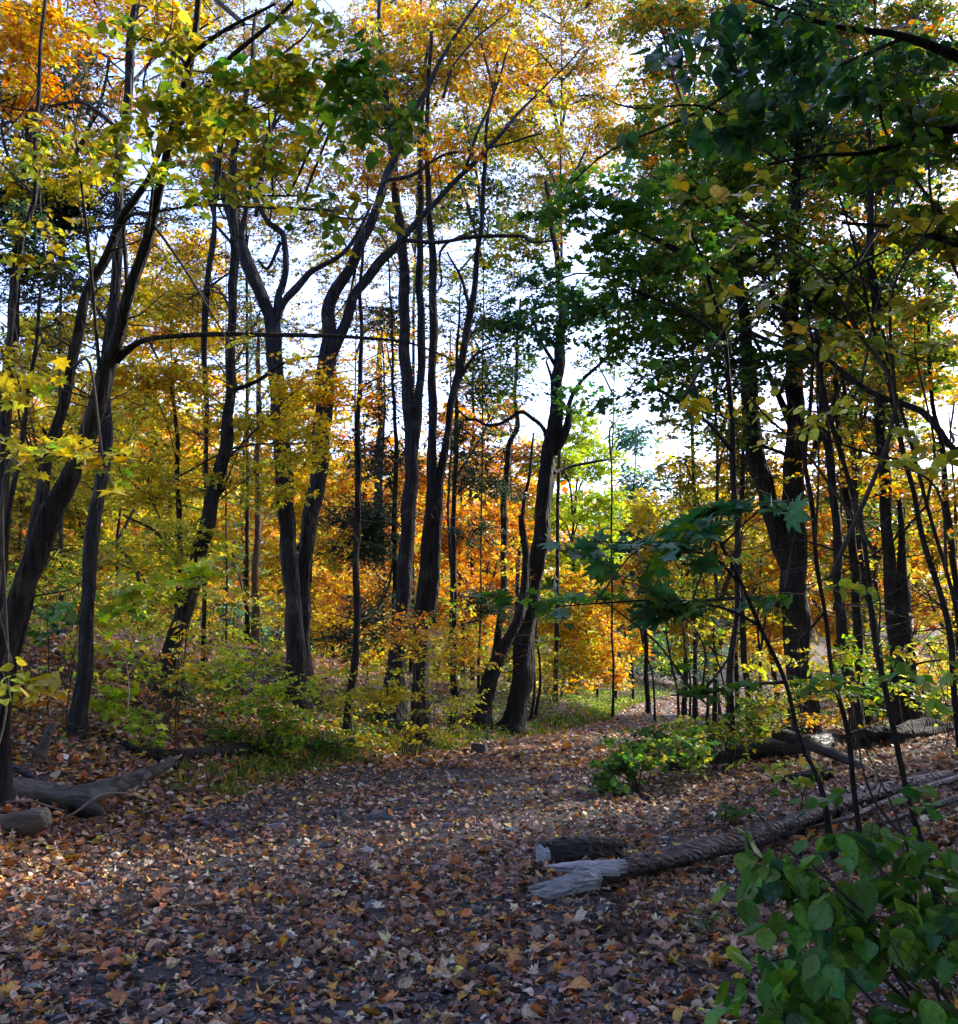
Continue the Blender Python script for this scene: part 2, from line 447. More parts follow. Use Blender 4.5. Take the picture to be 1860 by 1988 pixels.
# ------------------------------------------------------------------ sprays of leaves on twigs
def sprays(centers, pal, lsize, nper, hang, spread, droop=.15, out=None, tiltsd=.55):
    """each centre gets a twig with nper leaves alternating along it"""
    K = len(centers)
    az = R.uniform(0, 2 * np.pi, K)
    d = np.stack([np.cos(az), np.sin(az), R.normal(-droop, .25, K)], -1)
    if out is not None:
        d = d * .8 + out * .9
    d = unit(d)
    L = lsize * nper * .42 * R.uniform(.7, 1.25, K)
    p0 = centers - d * (L / 2)[:, None]
    k = np.arange(nper)
    t = (k + .6) / nper
    clump = np.repeat(np.arange(K), nper)
    t = np.tile(t, K) + R.normal(0, .04, K * nper)
    sgn = np.tile(np.where(k % 2, 1, -1), K)
    dd = d[clump]
    sag = -(t ** 2) * .12 * L[clump]
    pos = p0[clump] + dd * (t * L[clump])[:, None]
    pos[:, 2] += sag
    side = unit(np.cross(dd, [0, 0, 1.0]))
    ld = unit(dd * R.uniform(.3, 1.0, (len(t), 1)) + side * (sgn * R.uniform(.5, 1.1, len(t)))[:, None] + np.array([0, 0, -1.0]) * (hang + R.normal(0, .3, len(t)))[:, None])
    nrm = unit(np.array([0, 0, 1.0]) + R.normal(0, tiltsd, (len(t), 3)) + dd * .2)
    pos = pos + ld * (lsize * .12) + R.normal(0, lsize * .15 * spread, pos.shape)
    size = lsize * R.lognormal(0, .22, len(t))
    C = pick(pal, len(t), clump=clump)
    p1 = p0 + d * L[:, None]; p1[:, 2] -= .12 * L
    return dict(pos=pos, d=ld, n=nrm, size=size, C=C), (p0, p1, L)

def blob_points(c, rad, K, clumps):
    """K points gathered into clumps in an ellipsoid: leaves gaps between"""
    g = unit(R.normal(0, 1, (clumps, 3))) * R.uniform(.15, 1, (clumps, 1)) ** .45
    w = R.uniform(.3, 1, clumps); w /= w.sum()
    idx = R.choice(clumps, K, p=w)
    sc_ = .75 / clumps ** .33
    q = g[idx] * .85 + R.normal(0, sc_ * .75, (K, 3)) * np.array([1.2, 1.2, .6])
    return c + q * rad

POOLS = {}
def pool(shape, pal, mat, k=26):
    key = (shape, pal, mat.name)
    if key not in POOLS:
        ms = []
        for i in range(k):
            C = pick(pal, 1)
            V, F, CC = leafmesh(shape, np.zeros((1, 3)), np.array([[0, 1., 0]]), np.array([[0, 0, 1.]]), np.ones(1), C, .5 if 'fallen' in mat.name else .3)
            ms.append(mkmesh('leaf', V, F, mat, CC, smooth=True))
        POOLS[key] = ms
    return POOLS[key]
def in_view(pos, pad=30):
    v = pos - np.array([0, 0, CAMZ])
    zc = v[:, 1] * CP + v[:, 2] * SP
    yc = -v[:, 1] * SP + v[:, 2] * CP
    zs = np.maximum(zc, .01)
    u = 930 + v[:, 0] / zs * FPX; w = 994 - yc / zs * FPX
    return (zc > .1) & (u > -pad) & (u < 1860 + pad) & (w > -pad) & (w < 1988 + pad), zs, u, w
def single_leaves(root, L, idx, shape, pal, mat, parent=None, name='leaf', **tags):
    ms = pool(shape, pal, mat)
    d = unit(L['d'][idx]); side = unit(np.cross(d, L['n'][idx])); n = np.cross(side, d)
    base = np.array(root.location) if root else np.zeros(3)
    out = []
    for k, i in enumerate(idx):
        o = bpy.data.objects.new(name, ms[random.randrange(len(ms))])
        s = L['size'][i]
        M = Matrix([[side[k][r] * s, d[k][r] * s, n[k][r] * s, L['pos'][i][r] - base[r]] for r in range(3)] + [[0, 0, 0, 1]])
        if root: o.parent = parent or root
        o.matrix_basis = M
        col.objects.link(o)
        out.append(o)
    return out

def nearest_on(skel, p):
    q = np.vstack(skel)
    # limbs rise outwards, so prefer a start a little below the target
    dd = np.linalg.norm(q - (p - np.array([0, 0, .8])), axis=1)
    o = np.nonzero(dd < dd.min() * 1.25 + .5)[0]
    return q[int(R.choice(o))]

def add_foliage(root, skel, blobs, scale=1.0, feeders=True, single=0, rtwig=1.0, bare=1.0):
    """blobs: dicts u v ru rv Y pal cov size shape hang depth. Adds limbs, twigs, crown and single leaves."""
    tw = Bag(); crown = Bag(); allL = []
    for b in blobs:
        Y = b['Y']; c = P(b['u'], b['v'], Y)
        rx, rz = px2m(b['ru'], Y), px2m(b['rv'], Y)
        ry = b.get('dep', max(rx, rz) * .7)
        if Y - ry < 2.0: ry = max(.3, Y - 2.0)
        s = b['size']; shape = b.get('shape', 'small')
        fill = {'small': .20, 'needle': .12, 'oval': .30, 'ovaln': .33, 'maple': .30, 'maplen': .30}[shape]
        lp = fill * (s * FPX / Y) ** 2
        cm = b.get('cm') or (2.3 if b['v'] < 700 and Y > 6 else 1.6) if root.get('category') not in ('shrub','seedling','weed','bush','thicket') else 1.5
        nleaf = max(8, cm * b.get('cov', .8) * math.pi * b['ru'] * b['rv'] / lp * scale)
        nper = b.get('nper', 9)
        K = max(1, int(nleaf / nper))
        cl = b.get('clumps', int(8 + (K ** .5) * 1.3))
        pts = blob_points(c, np.array([rx, ry, rz]), K, cl)
        L, (p0, p1, LL) = sprays(pts, b['pal'], s, nper, b.get('hang', .25), 1.0, b.get('droop', .15), tiltsd=b.get('tilt', .55))
        keep = L['pos'][:, 1] > 1.6
        keep &= L['pos'][:, 2] > H(L['pos'][:, 0], L['pos'][:, 1]) + .01
        for k in L: L[k] = L[k][keep]
        allL.append((shape, b['pal'], L, b.get('mat')))
        r = np.clip(LL * .006, .0012, .006) * rtwig
        tk = R.random(K) < (.72 if Y < 22 else .3)
        tw.add(*sticks(p0[tk], p1[tk], r[tk], r[tk] * .5))
        # feeder twigs: limb to the blob, then to groups of sprays
        if feeders:
            st = nearest_on(skel, c)
            mid = (st + c) / 2 + np.array([0, 0, .10 * np.linalg.norm(c - st)]) + R.normal(0, .10 * np.linalg.norm(c - st), 3)
            far = c + (c - st) * .25
            pth = catmull([st, mid, c, far], 5)
            rl = max(.006, min(.035, .008 * np.linalg.norm(c - st) + .003)) * rtwig
            V, F = tube(pth, np.linspace(rl, rl * .25, len(pth)), 5, .05, cap=False)
            part('limb', V, F, M_TWIG, root, smooth=True)
            nb = max(3, min(40, K // 6))
            hubs = pts[R.choice(K, nb)]
            a = pth[R.integers(4, len(pth), nb)]
            m = (a + hubs) / 2 + R.normal(0, .06, (nb, 3)) * np.linalg.norm(hubs - a, axis=1)[:, None]
            rr = rl * .3
            tw.add(*sticks(a, m, rr, rr * .75)); tw.add(*sticks(m, hubs, rr * .75, rr * .4))
            # and to each spray from its nearest hub
            dist = np.linalg.norm(p0[:, None] - hubs[None], axis=2) if K * nb < 200000 else None
            if dist is not None:
                j = dist.argmin(1)
                sel = (dist[np.arange(K), j] < max(rx, rz) * .9) & tk
                tw.add(*sticks(hubs[j][sel], p0[sel], rr * .4, r[sel]))
    # which leaves show largest -> single objects
    if single:
        scores = []
        for bi, (shape, pal, L, mt) in enumerate(allL):
            ok, zs, u, w = in_view(L['pos'])
            pxs = L['size'] * FPX / zs / 1.94
            for i in np.nonzero(ok & (pxs > 7))[0]:
                scores.append((pxs[i], bi, i))
        scores.sort(reverse=True); scores = scores[:single]
        by = {}
        for _, bi, i in scores: by.setdefault(bi, []).append(i)
        for bi, idx in by.items():
            shape, pal, L, mt = allL[bi]
            single_leaves(root, L, np.array(idx), shape, pal, mt or M_NEAR)
            k = np.ones(len(L['pos']), bool); k[idx] = False
            for q in L: L[q] = L[q][k]
    mat0 = None
    for shape, pal, L, mt in allL:
        if len(L['pos']) == 0: continue
        mat0 = mt or mat0
        crown.add(*leafmesh(shape, L['pos'], L['d'], L['n'], L['size'], L['C'], .2))
    if crown.n:
        V, F, C = crown.get()
        part('crown', V, F, mat0 or M_LEAF, root, C, kind='stuff')
    if tw.n:
        V, F, _ = tw.get()
        part('twigs', V, F, M_TWIG, root, kind='stuff')

def trunk_path(pts, Y, sub=6, toground=True):
    """pts: (u, v, width_px[, dY])"""
    w3 = []; rad = []
    for p in pts:
        dy = p[3] if len(p) > 3 else 0
        w3.append(P(p[0], p[1], Y + dy)); rad.append(px2m(p[2], Y + dy) / 2)
    if toground:
        a = w3[0]; b = w3[1]
        sl = (b - a) / max(.3, b[2] - a[2])
        g = a.copy()
        for _ in range(4):
            z = float(H(g[0], g[1])) - .15
            k = min(0, z - a[2])
            g = a + np.clip(sl, -.5, .5) * k; g[2] = a[2] + k
        if g[2] < a[2] - .05:
            w3.insert(0, g); rad.insert(0, rad[0] * 1.12)
        else:
            w3[0][2] -= .1
    pth = catmull(w3, sub)
    rr = np.interp(np.linspace(0, len(rad) - 1, len(pth)), np.arange(len(rad)), rad)
    s_ = np.concatenate([[0], np.cumsum(np.linalg.norm(np.diff(pth, axis=0), axis=1))])
    for ax in (0, 1):
        pth[:, ax] += np.minimum(s_, .6) / .6 * (rr.mean() * .09 + .012) * (np.sin(s_ * R.uniform(1.5, 3) + R.uniform(0, 6)) + .6 * np.sin(s_ * R.uniform(4, 8) + R.uniform(0, 6)))
    rr = rr * (1 + .05 * np.sin(s_ * 5 + R.uniform(0, 6)))
    if toground:
        h = pth[:, 2] - float(H(pth[0][0], pth[0][1]))
        rr = rr * (1 + .55 * np.exp(-np.maximum(h, 0) / .22))
    return pth, rr

def tree(name, label, cat, Y, trunk, limbs=(), blobs=(), mat=None, group=None, sides=12, single=0, rough=.06, tw=1.0, scale=1.0, dead=0, deadlen=1.2, nofeed=()):
    if Y is None: Y = float(G(trunk[0][0], trunk[0][1])[1])
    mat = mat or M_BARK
    pth, rr = trunk_path(trunk, Y)
    root = thing(name, tuple(pth[0] + np.array([0, 0, .1])), label, cat, group)
    V, F = tube(pth, rr, sides, rough, seed=len(bpy.data.objects))
    part('trunk', V, F, mat, root, smooth=True)
    skel = [pth[len(pth) // 3:]]
    for li, lb in enumerate(limbs):
        q, qr = trunk_path(lb, Y, 5, False)
        V, F = tube(q, qr, 8, rough, seed=len(bpy.data.objects))
        part('limb', V, F, mat, root, smooth=True)
        if li not in nofeed: skel.append(q)
    if dead:
        bag = Bag()
        for i in range(dead):
            k = R.integers(len(pth) // 4, len(pth)); a = pth[k]
            az = R.uniform(0, 6.28); L = R.uniform(.3, 1) * deadlen
            d = np.array([math.cos(az), math.sin(az), R.uniform(-.15, .7)])
            m = a + d * L * .5 + R.normal(0, .06 * L, 3); e = a + d * L + R.normal(0, .15 * L, 3)
            r0 = min(rr[k] * .3, .012)
            bag.add(*sticks([a, m], [m, e], [r0, r0 * .6], [r0 * .6, r0 * .2]))
            for _ in range(3):
                s0 = a + (e - a) * R.uniform(.2, .9); bag.add(*sticks([s0], [s0 + d * L * .2 + R.normal(0, .2 * L, 3)], r0 * .4, r0 * .15))
        V, F, _ = bag.get(); part('dead_twigs', V, F, M_TWIG, root, kind='stuff')
    if blobs:
        add_foliage(root, skel, [B(b, Y) for b in blobs], single=single, rtwig=tw, scale=scale)
    return root
def B(b, Y):
    """(u, v, ru, rv, dY, palette, coverage, leaf size, shape, {extra})"""
    u, v, ru, rv, dY, pal, cov, size = b[:8]
    d = dict(u=u, v=v, ru=ru, rv=rv, Y=Y + dY, pal=pal, cov=cov, size=size)
    if len(b) > 8: d['shape'] = b[8]
    if len(b) > 9: d.update(b[9])
    return d
# ------------------------------------------------------------------ the near left trees
oak = dict(mat=M_BARK)
tree('leaning_tree', 'dark leaning tree at the left edge, long bare bough reaching over the path', 'tree', 8.6,
     [(-30,1420,46),(30,1180,44),(83,1023,42),(133,930,38),(187,796,36),(213,713,34),(235,655,28,-.1),(253,583,25,-.2),(283,467,23,-.3),(307,367,20,-.5),(333,250,19,-.8),(367,110,15,-1),(392,-40,11,-1.2)],
     [[(330,265,16,-.7),(377,197,13,-1),(417,150,12,-1.2),(457,100,11,-1.4),(520,45,9,-1.6),(600,-20,7,-1.9)],
      [(225,700,16,0),(270,665,11,-.1),(330,652,10,-.3),(450,648,10,-.6),(600,652,9,-.9),(700,656,7,-1.1),(800,668,5,-1.2),(880,700,3,-1.3)],
      [(360,130,12,-1),(385,95,9,-1.1),(440,55,8,-1.3),(533,5,6,-1.5)],
      [(250,600,10,-.2),(240,437,9,-.2),(300,415,7,-.4),(370,400,6,-.7),(470,380,5,-1),(620,378,4,-1.3)],
      [(262,75,6,-.5),(300,80,6,-.7),(345,105,7,-.9),(362,125,8,-1)]],
     [(320,215,140,75,-1.4,'olive:5,ygold:1,yg:1',.8,.085,'oval',dict(hang=.15,tilt=.4)),
      (520,200,150,85,-1.8,'olive:5,fresh:1,ygold:.6',.85,.085,'oval',dict(hang=.15,tilt=.4)),
      (700,180,130,80,-2.0,'olive:2,fresh:3,green:1',.6,.082,'oval',dict(hang=.5,tilt=.4)),
      (470,330,200,60,-1.6,'olive:5,green:1',.5,.082,'oval',dict(hang=.2,tilt=.4)),
      (640,420,140,40,-1.9,'olive:3,green:1',.4,.082,'oval'),
      (740,250,90,60,-2.0,'fresh:2,olive:1',.5,.082,'oval',dict(hang=.6)),
      (150,290,150,60,-1,'ygold:1,olive:3',.45,.085,'oval'),
      (330,60,140,50,-1.2,'ygold:1,olive:4',.45,.085,'oval'),
      (600,60,120,50,-2,'olive:3,ygold:1',.35,.082,'oval'),
      (430,640,120,10,-.9,'ygold',.05,.08,'oval')], single=220, dead=14, nofeed=(1,))
tree('leaning_tree', 'thinner dark stem leaning beside the first, crossing it high up', 'tree', 8.8,
     [(2,1475,34),(10,1323,30),(30,1240,27),(55,1140,26),(77,996,25),(97,880,24),(127,746,23),(143,663,22),(167,573,20),(207,500,20),(240,433,17),(283,360,13,-.2),(312,293,9,-.3),(360,230,6,-.5)],
     [], [(120,480,130,60,.6,'ygold:1,olive:2',.3,.08,'oval'),(60,860,110,50,-1.0,'yg:1,ygold:2',.55,.095,'maple',dict(hang=.1,tilt=.35)),
          (200,890,90,35,-1.2,'yg:2,ygold:2,gold:1',.75,.1,'maple',dict(hang=.05,tilt=.35)),
          (40,760,70,50,-1.0,'olive:1,ygold:1',.55,.12,'maple'),
          (15,1330,30,50,-1.5,'lime:1,ygold:1',.6,.09,'oval')], single=90, dead=10)
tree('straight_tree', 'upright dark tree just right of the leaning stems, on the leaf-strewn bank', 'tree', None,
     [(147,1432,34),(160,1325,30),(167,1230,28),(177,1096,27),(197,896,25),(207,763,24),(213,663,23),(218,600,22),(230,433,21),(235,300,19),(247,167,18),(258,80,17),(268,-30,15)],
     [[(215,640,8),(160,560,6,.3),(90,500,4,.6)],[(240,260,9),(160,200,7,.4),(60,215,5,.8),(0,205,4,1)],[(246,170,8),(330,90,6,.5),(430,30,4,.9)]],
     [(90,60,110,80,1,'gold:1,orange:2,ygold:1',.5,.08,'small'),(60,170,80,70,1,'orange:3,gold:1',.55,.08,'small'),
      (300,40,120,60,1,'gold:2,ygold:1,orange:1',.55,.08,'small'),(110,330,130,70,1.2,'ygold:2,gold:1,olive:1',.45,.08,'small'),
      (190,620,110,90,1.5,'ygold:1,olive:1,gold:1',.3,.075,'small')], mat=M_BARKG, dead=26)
tree('thin_tree', 'thin dark pole tree close to the left edge, running the full height', 'tree', 11,
     [(-30,1330,13),(-5,1000,12),(8,800,12),(22,650,11),(43,467,10),(67,367,9),(70,233,9),(83,67,8),(92,-30,7)],
     [[(66,380,6),(20,330,4,.3),(-30,290,3,.5)],[(72,230,6),(110,190,4,.4),(180,130,3,.8)]],
     [(30,420,60,60,.5,'pine:2,olive:1',.5,.07,'small'),(40,90,60,90,.5,'orange:2,gold:1',.5,.08,'small')], sides=8, dead=26)
tree('thin_tree', 'thin leaning dark sapling crossing the far left edge at mid height', 'tree', 9.5,
     [(-20,1300,12),(20,1000,11),(50,813,10),(62,700,8),(80,560,6)],
     [], [(55,700,90,90,1,'ygold:2,gold:2,olive:1',.4,.08,'small')], sides=8, dead=14)
tree('crooked_tree', 'dark tree with a swollen base curving up right, left of the forked trees', 'tree', None,
     [(336,1350,50),(328,1300,40),(343,1230,33),(367,1146,31),(385,1080,28),(400,1030,27),(418,960,25),(430,913,24),(440,850,23),(445,780,22),(447,663,20),(457,500,17),(452,333,15),(465,240,13),(485,150,10),(500,20,8)],
     [[(367,1150,10),(340,1080,8),(300,1030,6),(240,1000,4)],[(455,480,8),(420,430,6,.5),(400,360,5,.8)],[(445,760,9),(500,740,7),(560,700,5),(640,690,3)],
      [(400,1030,9),(420,970,8,.2),(450,930,6,.4)],[(343,700,5),(330,730,7,.3),(340,800,8,.4),(343,900,9,.3),(350,1050,11,.2),(345,1180,12,.1)]],
     [(300,770,170,90,0,'gold:3,orange:1,ygold:1',.75,.075,'small'),(500,800,130,80,.5,'gold:2,ygold:2',.7,.075,'small'),
      (250,930,170,80,0,'gold:2,ygold:2,yg:1',.6,.075,'small'),(480,930,120,70,.5,'ygold:3,yg:1',.55,.07,'small'),
      (350,590,90,100,2,'gold:2,ygold:1',.6,.075,'small'),(600,860,80,70,0,'ygold:2,gold:1',.6,.075,'small'),
      (300,1060,150,70,-.5,'ygold:1,yg:2',.5,.075,'small'),(610,740,90,70,0,'gold:3,orange:1',.6,.08,'small')], rough=.1, dead=30)

# the two forked trees
tree('forked_tree', 'grey-barked forked tree spreading into the white sky, left one of the pair', 'tree', 16.5,
     [(572,1335,44),(573,1250,36),(566,1160,34),(558,1040,32),(552,930,32),(545,820,33),(537,740,34),(528,660,34),(520,610,28),(507,570,27),(483,517,26),(467,460,25),(445,400,22),(430,350,19),(408,300,16),(383,240,12),(365,150,9)],
     [[(534,680,24),(536,620,17),(540,580,16),(557,527,14),(550,470,13),(545,450,13),(517,427,11),(490,380,8)],
      [(536,625,15),(550,590,16),(573,560,16),(600,530,14),(620,518,12),(663,493,10),(690,460,8),(720,400,6)],
      [(497,420,8),(510,330,8),(520,270,7),(560,200,6),(600,140,4)],[(545,470,8),(520,520,7),(500,505,5)],
      [(467,455,11),(480,400,9),(492,330,8),(530,240,6),(545,160,4)]],
     [(430,290,110,90,.5,'rust:2,ygold:2,olive:2,orange:1',.3,.08,'small'),(560,300,110,80,.5,'rust:1,orange:2,gold:1',.28,.08,'small'),
      (640,500,60,50,.3,'gold:1,ygold:1',.18,.07,'small'),(590,420,90,60,1,'ygold:1,olive:1',.22,.07,'small'),
      (560,140,120,90,1,'rust:2,ygold:2,olive:2,orange:1',.35,.08,'small')], mat=M_BARKG, sides=14, rough=.09, dead=20, tw=1.3)
tree('forked_tree', 'sinuous forked tree against the white sky, right one of the pair', 'tree', 16.8,
     [(592,1330,40),(583,1210,34),(586,1130,34),(600,1030,33),(612,963,33),(625,850,33),(634,740,34),(638,680,33),(636,610,26),(648,570,25),(675,530,24),(693,497,24),(710,457,22),(732,395,19),(750,345,17),(775,290,15),(800,230,13),(822,180,11),(872,90,8),(940,-10,6)],
     [[(640,700,26),(655,665,24),(672,625,23),(692,570,22),(727,520,21),(760,485,17),(780,462,15),(830,410,11),(905,330,10),(945,290,9),(980,250,8),(1020,207,6),(1087,140,4),(1130,90,3)],
      [(780,466,10),(850,470,9),(925,460,8),(1010,458,7),(1035,470,5),(1080,465,4)],
      [(750,350,9),(800,340,7),(860,300,6),(940,290,5),(1050,260,4)],[(860,190,6),(880,130,5),(930,70,4),(990,20,3)],
      [(905,325,8),(930,250,6),(960,180,5),(990,90,4)],[(600,1030,9),(570,1080,6),(560,1120,4)]],
     [(800,130,130,90,.5,'rust:2,ygold:2,olive:2,orange:1',.4,.08,'small'),(960,130,120,90,.5,'rust:2,orange:1,ygold:1',.38,.08,'small'),
      (1040,240,120,90,.5,'rust:1,ygold:2,olive:1',.4,.08,'small'),(860,300,110,60,0,'orange:2,gold:1',.25,.08,'small'),
      (930,50,130,60,1,'rust:2,ygold:2,olive:2,orange:1',.5,.08,'small'),(720,330,80,60,.5,'orange:1,gold:1',.3,.08,'small')],
     mat=M_BARKG, sides=14, rough=.09, dead=20, tw=1.3)

# twin poles in the middle
tree('twin_stem_tree', 'tall straight twin-stemmed tree with smooth grey bark, its stems parting at mid height', 'tree', 17.5,
     [(768,1330,44),(772,1296,38),(779,1200,34),(783,1130,31),(792,1040,29),(797,963,28),(799,900,27),(794,830,25),(790,740,24),(787,663,23),(783,560,22),(780,467,20),(765,330,17),(752,220,14),(740,90,10),(735,-20,8)],
     [[(800,905,17),(808,860,18),(813,780,18),(817,663,17),(816,560,16),(817,477,15),(815,330,12),(822,200,9),(830,80,6)]],
     [(790,60,90,70,1,'orange:2,gold:2',.45,.08,'small'),(760,200,90,80,1.5,'pine:2,rust:1',.4,.08,'small')], mat=M_BARKG, rough=.03, dead=24)
tree('twin_stem_tree', 'dark twin-stemmed tree right of the smooth grey one, outer stem leaning right', 'tree', 17.0,
     [(818,1290,34),(823,1183,27),(829,1080,24),(834,996,22),(838,900,21),(840,830,19),(841,740,18),(842,663,17),(840,560,16),(836,467,14),(832,350,12),(830,200,9),(835,60,7)],
     [[(836,1210,24),(840,1130,22),(846,1060,22),(850,996,20),(857,910,18),(866,846,16),(876,790,16),(889,740,16),(903,663,15),(912,600,14),(922,550,13),(929,500,11),(935,420,10),(940,330,9),(950,220,7),(965,120,5)],
      [(912,600,8),(895,540,6),(870,490,4)],[(889,740,8),(925,690,6),(960,672,4)]],
     [(930,380,80,60,1,'olive:1,pine:1',.3,.08,'small')], rough=.06, dead=30)
tree('thin_tree', 'thin dark straight tree standing between the forked trees and the grey twin stems', 'tree', 15.5,
     [(685,1310,16),(690,1250,14),(693,1096,13),(694,963,12),(697,796,11),(700,663,9),(702,560,7),(706,440,5)],
     [], [(650,1060,60,60,2,'ygold:1,orange:1',.3,.07,'small')], sides=8, dead=44)
tree('hemlock', 'dark green hemlock with flat drooping sprays between the thin tree and the grey twin stems', 'hemlock', 18.5,
     [(764,1300,12),(766,1100,11),(768,863,9),(765,760,7),(760,650,5),(756,500,3)],
     [], [(725,1000,85,60,-.3,'pine',1.7,.13,'needle',dict(hang=.3,droop=.3,nper=16)),(700,1060,85,40,-.3,'pine',1.5,.13,'needle',dict(nper=16,droop=.3)),
          (740,880,75,60,0,'pine',.9,.13,'needle',dict(nper=16,droop=.3)),(755,760,60,70,0,'pine',.45,.12,'needle',dict(nper=16)),
          (735,1190,70,60,-.3,'pine',.8,.13,'needle',dict(nper=16,droop=.3)),(690,1240,70,40,-.3,'pine',.8,.13,'needle',dict(nper=16)),
          (760,620,60,80,0,'pine',.3,.12,'needle',dict(nper=16))], sides=8, tw=1.4)
tree('hemlock', 'dark hemlock spreading feathery boughs right of the dark twin stems', 'hemlock', 20,
     [(882,1290,12),(880,1100,11),(884,900,10),(886,760,8),(890,640,5),(893,540,3)],
     [], [(940,920,80,50,0,'pine',1.1,.14,'needle',dict(nper=16,droop=.3)),(900,850,70,45,0,'pine',.8,.14,'needle',dict(nper=16)),
          (930,1180,60,50,0,'pine',1.0,.14,'needle',dict(nper=16)),(900,1010,60,40,0,'pine',.6,.14,'needle',dict(nper=16)),
          (945,780,80,60,0,'pine:1,green:1',.7,.13,'needle',dict(nper=16)),(960,700,80,60,0,'pine:1,green:1',.5,.13,'needle',dict(nper=16)),
          (960,610,90,50,0,'pine:1,green:1',.4,.13,'needle',dict(nper=16))], sides=8, tw=1.4)
tree('hemlock', 'black-green hemlock filling the upper left with layered sprays behind the leaning stems', 'hemlock', 13,
     [(-20,1250,30),(5,900,26),(25,600,22),(45,350,18),(62,180,13),(75,60,8)],
     [], [(60,400,130,80,.3,'pine',1.2,.12,'needle',dict(nper=16,droop=.2)),(190,410,110,50,.6,'pine',.7,.12,'needle',dict(nper=16)),
          (60,530,120,80,.3,'pine:3,olive:1',.9,.12,'needle',dict(nper=16)),(60,210,80,80,.3,'pine',.8,.12,'needle',dict(nper=16)),
          (140,180,80,70,.6,'pine',.6,.12,'needle',dict(nper=16)),(150,560,110,80,1,'pine:1,olive:1',.5,.12,'needle',dict(nper=16)),
          (60,660,100,60,.6,'pine:1,olive:1',.5,.12,'needle',dict(nper=16)),(30,40,60,50,.6,'pine:1,orange:1',.5,.1,'needle')], sides=8, tw=1.4)

# leaning oak by the path bend
tree('leaning_oak', 'thick dark rough-barked oak leaning right at the bend of the path', 'oak', None,
     [(992,1416,40),(1001,1370,38),(1010,1325,38),(1020,1240,38),(1030,1160,37),(1040,1096,35),(1049,1030,34),(1057,963,33),(1066,900,31),(1074,850,29),(1079,800,25),(1078,750,22),(1083,700,20),(1090,650,18),(1096,600,16),(1088,540,14),(1078,490,12),(1068,440,10),(1060,350,7)],
     [[(1066,880,12),(1055,832,10),(1035,812,9),(1013,800,8),(985,815,7),(965,824,7),(943,824,6),(925,815,6),(907,813,5),(880,790,3)],
      [(1074,880,18),(1094,850,17),(1105,810,14),(1108,780,10),(1130,740,7),(1180,690,5),(1230,640,4)],
      [(1083,720,9),(1050,660,6),(1030,600,4)],[(1092,640,9),(1140,590,6),(1190,560,4)],[(1079,780,8),(1070,740,6),(1060,700,4)],
      [(1071,920,9),(1110,905,6,.4),(1190,890,4,.8)]],
     [(1120,780,80,60,-.5,'green:2,teal:1',.35,.1,'small'),(1010,640,80,60,0,'pine:1,green:1',.35,.1,'small'),
      (1100,590,100,70,0,'green:2,teal:1,pine:1',.55,.1,'small'),(1000,480,110,80,0,'green:1,olive:2,ygold:1',.4,.09,'small'),
      (1000,750,60,30,0,'green',.25,.1,'small')], rough=.09, sides=14, dead=26)
tree('oak', 'shorter dark leaning trunk just left of the thick oak at the path bend', 'oak', None,
     [(928,1402,36),(936,1370,32),(948,1325,31),(962,1296,28),(980,1255,25),(1000,1213,22),(1015,1160,18),(1020,1080,14),(1015,1000,10)],
     [], [(1000,1100,60,60,.5,'orange:1,ygold:1',.25,.08,'small')], rough=.09, dead=18)
tree('thin_tree', 'slim dark tree with kinked stem behind the bough of the thick oak', 'tree', 21,
     [(955,1330,16),(965,1240,15),(975,1163,14),(979,1060,13),(980,963,13),(985,900,13),(989,860,12),(1003,828,11),(999,780,8),(1003,720,7),(1006,663,6),(1010,580,4)],
     [], [(985,700,60,60,0,'green:1,olive:1',.25,.09,'small')], sides=8, dead=30)
tree('thin_tree', 'spindly dark sapling between the kinked stem and the thick oak', 'tree', 21.5,
     [(1000,1350,9),(1003,1200,9),(1006,1096,9),(1012,1020,8),(1022,960,8),(1030,913,6),(1036,840,4)],
     [], [], sides=6, dead=26)
tree('thin_tree', 'pinkish-brown straight pine pole seen behind the yellow leaves left of the forked pair', 'tree', 24,
     [(492,1310,15),(496,1146,14),(500,1000,13),(501,896,13),(502,760,11),(503,640,8)], [],
     [(500,640,60,50,1,'farpine',.5,.14,'needle')], mat=M_BARKB, sides=8, dead=10)
tree('bare_sapling', 'thin bare pole in the sky gap left of the crooked tree', 'sapling', 16,
     [(395,1200,8),(400,900,9),(398,640,12),(403,560,13),(412,470,12),(415,400,9),(425,300,7),(430,200,5)], [[(403,560,6),(430,540,5),(450,525,3)]], [], sides=8, dead=26)
for k, (u, w, y, lab) in enumerate([(742,8,26,'thin far pole showing left of the grey twin stems'),(873,7,25,'thin far pole showing right of the dark twin stems'),
        (735,22,30,'hazy grey far trunk low between hemlock and twin stems'),(915,9,30,'slight far trunk under the right hemlock')]):
    tree('far_pole', lab, 'tree', y, [(u,1330,w),(u+3,1150,w*.9),(u-2,980,w*.8),(u+4,800,w*.6),(u,640,w*.4)], [],
         [(u,640+40*k,60,60,0,'orange:1,gold:1,olive:1',.3,.11,'small')], mat=M_BARKG, sides=8, dead=10)
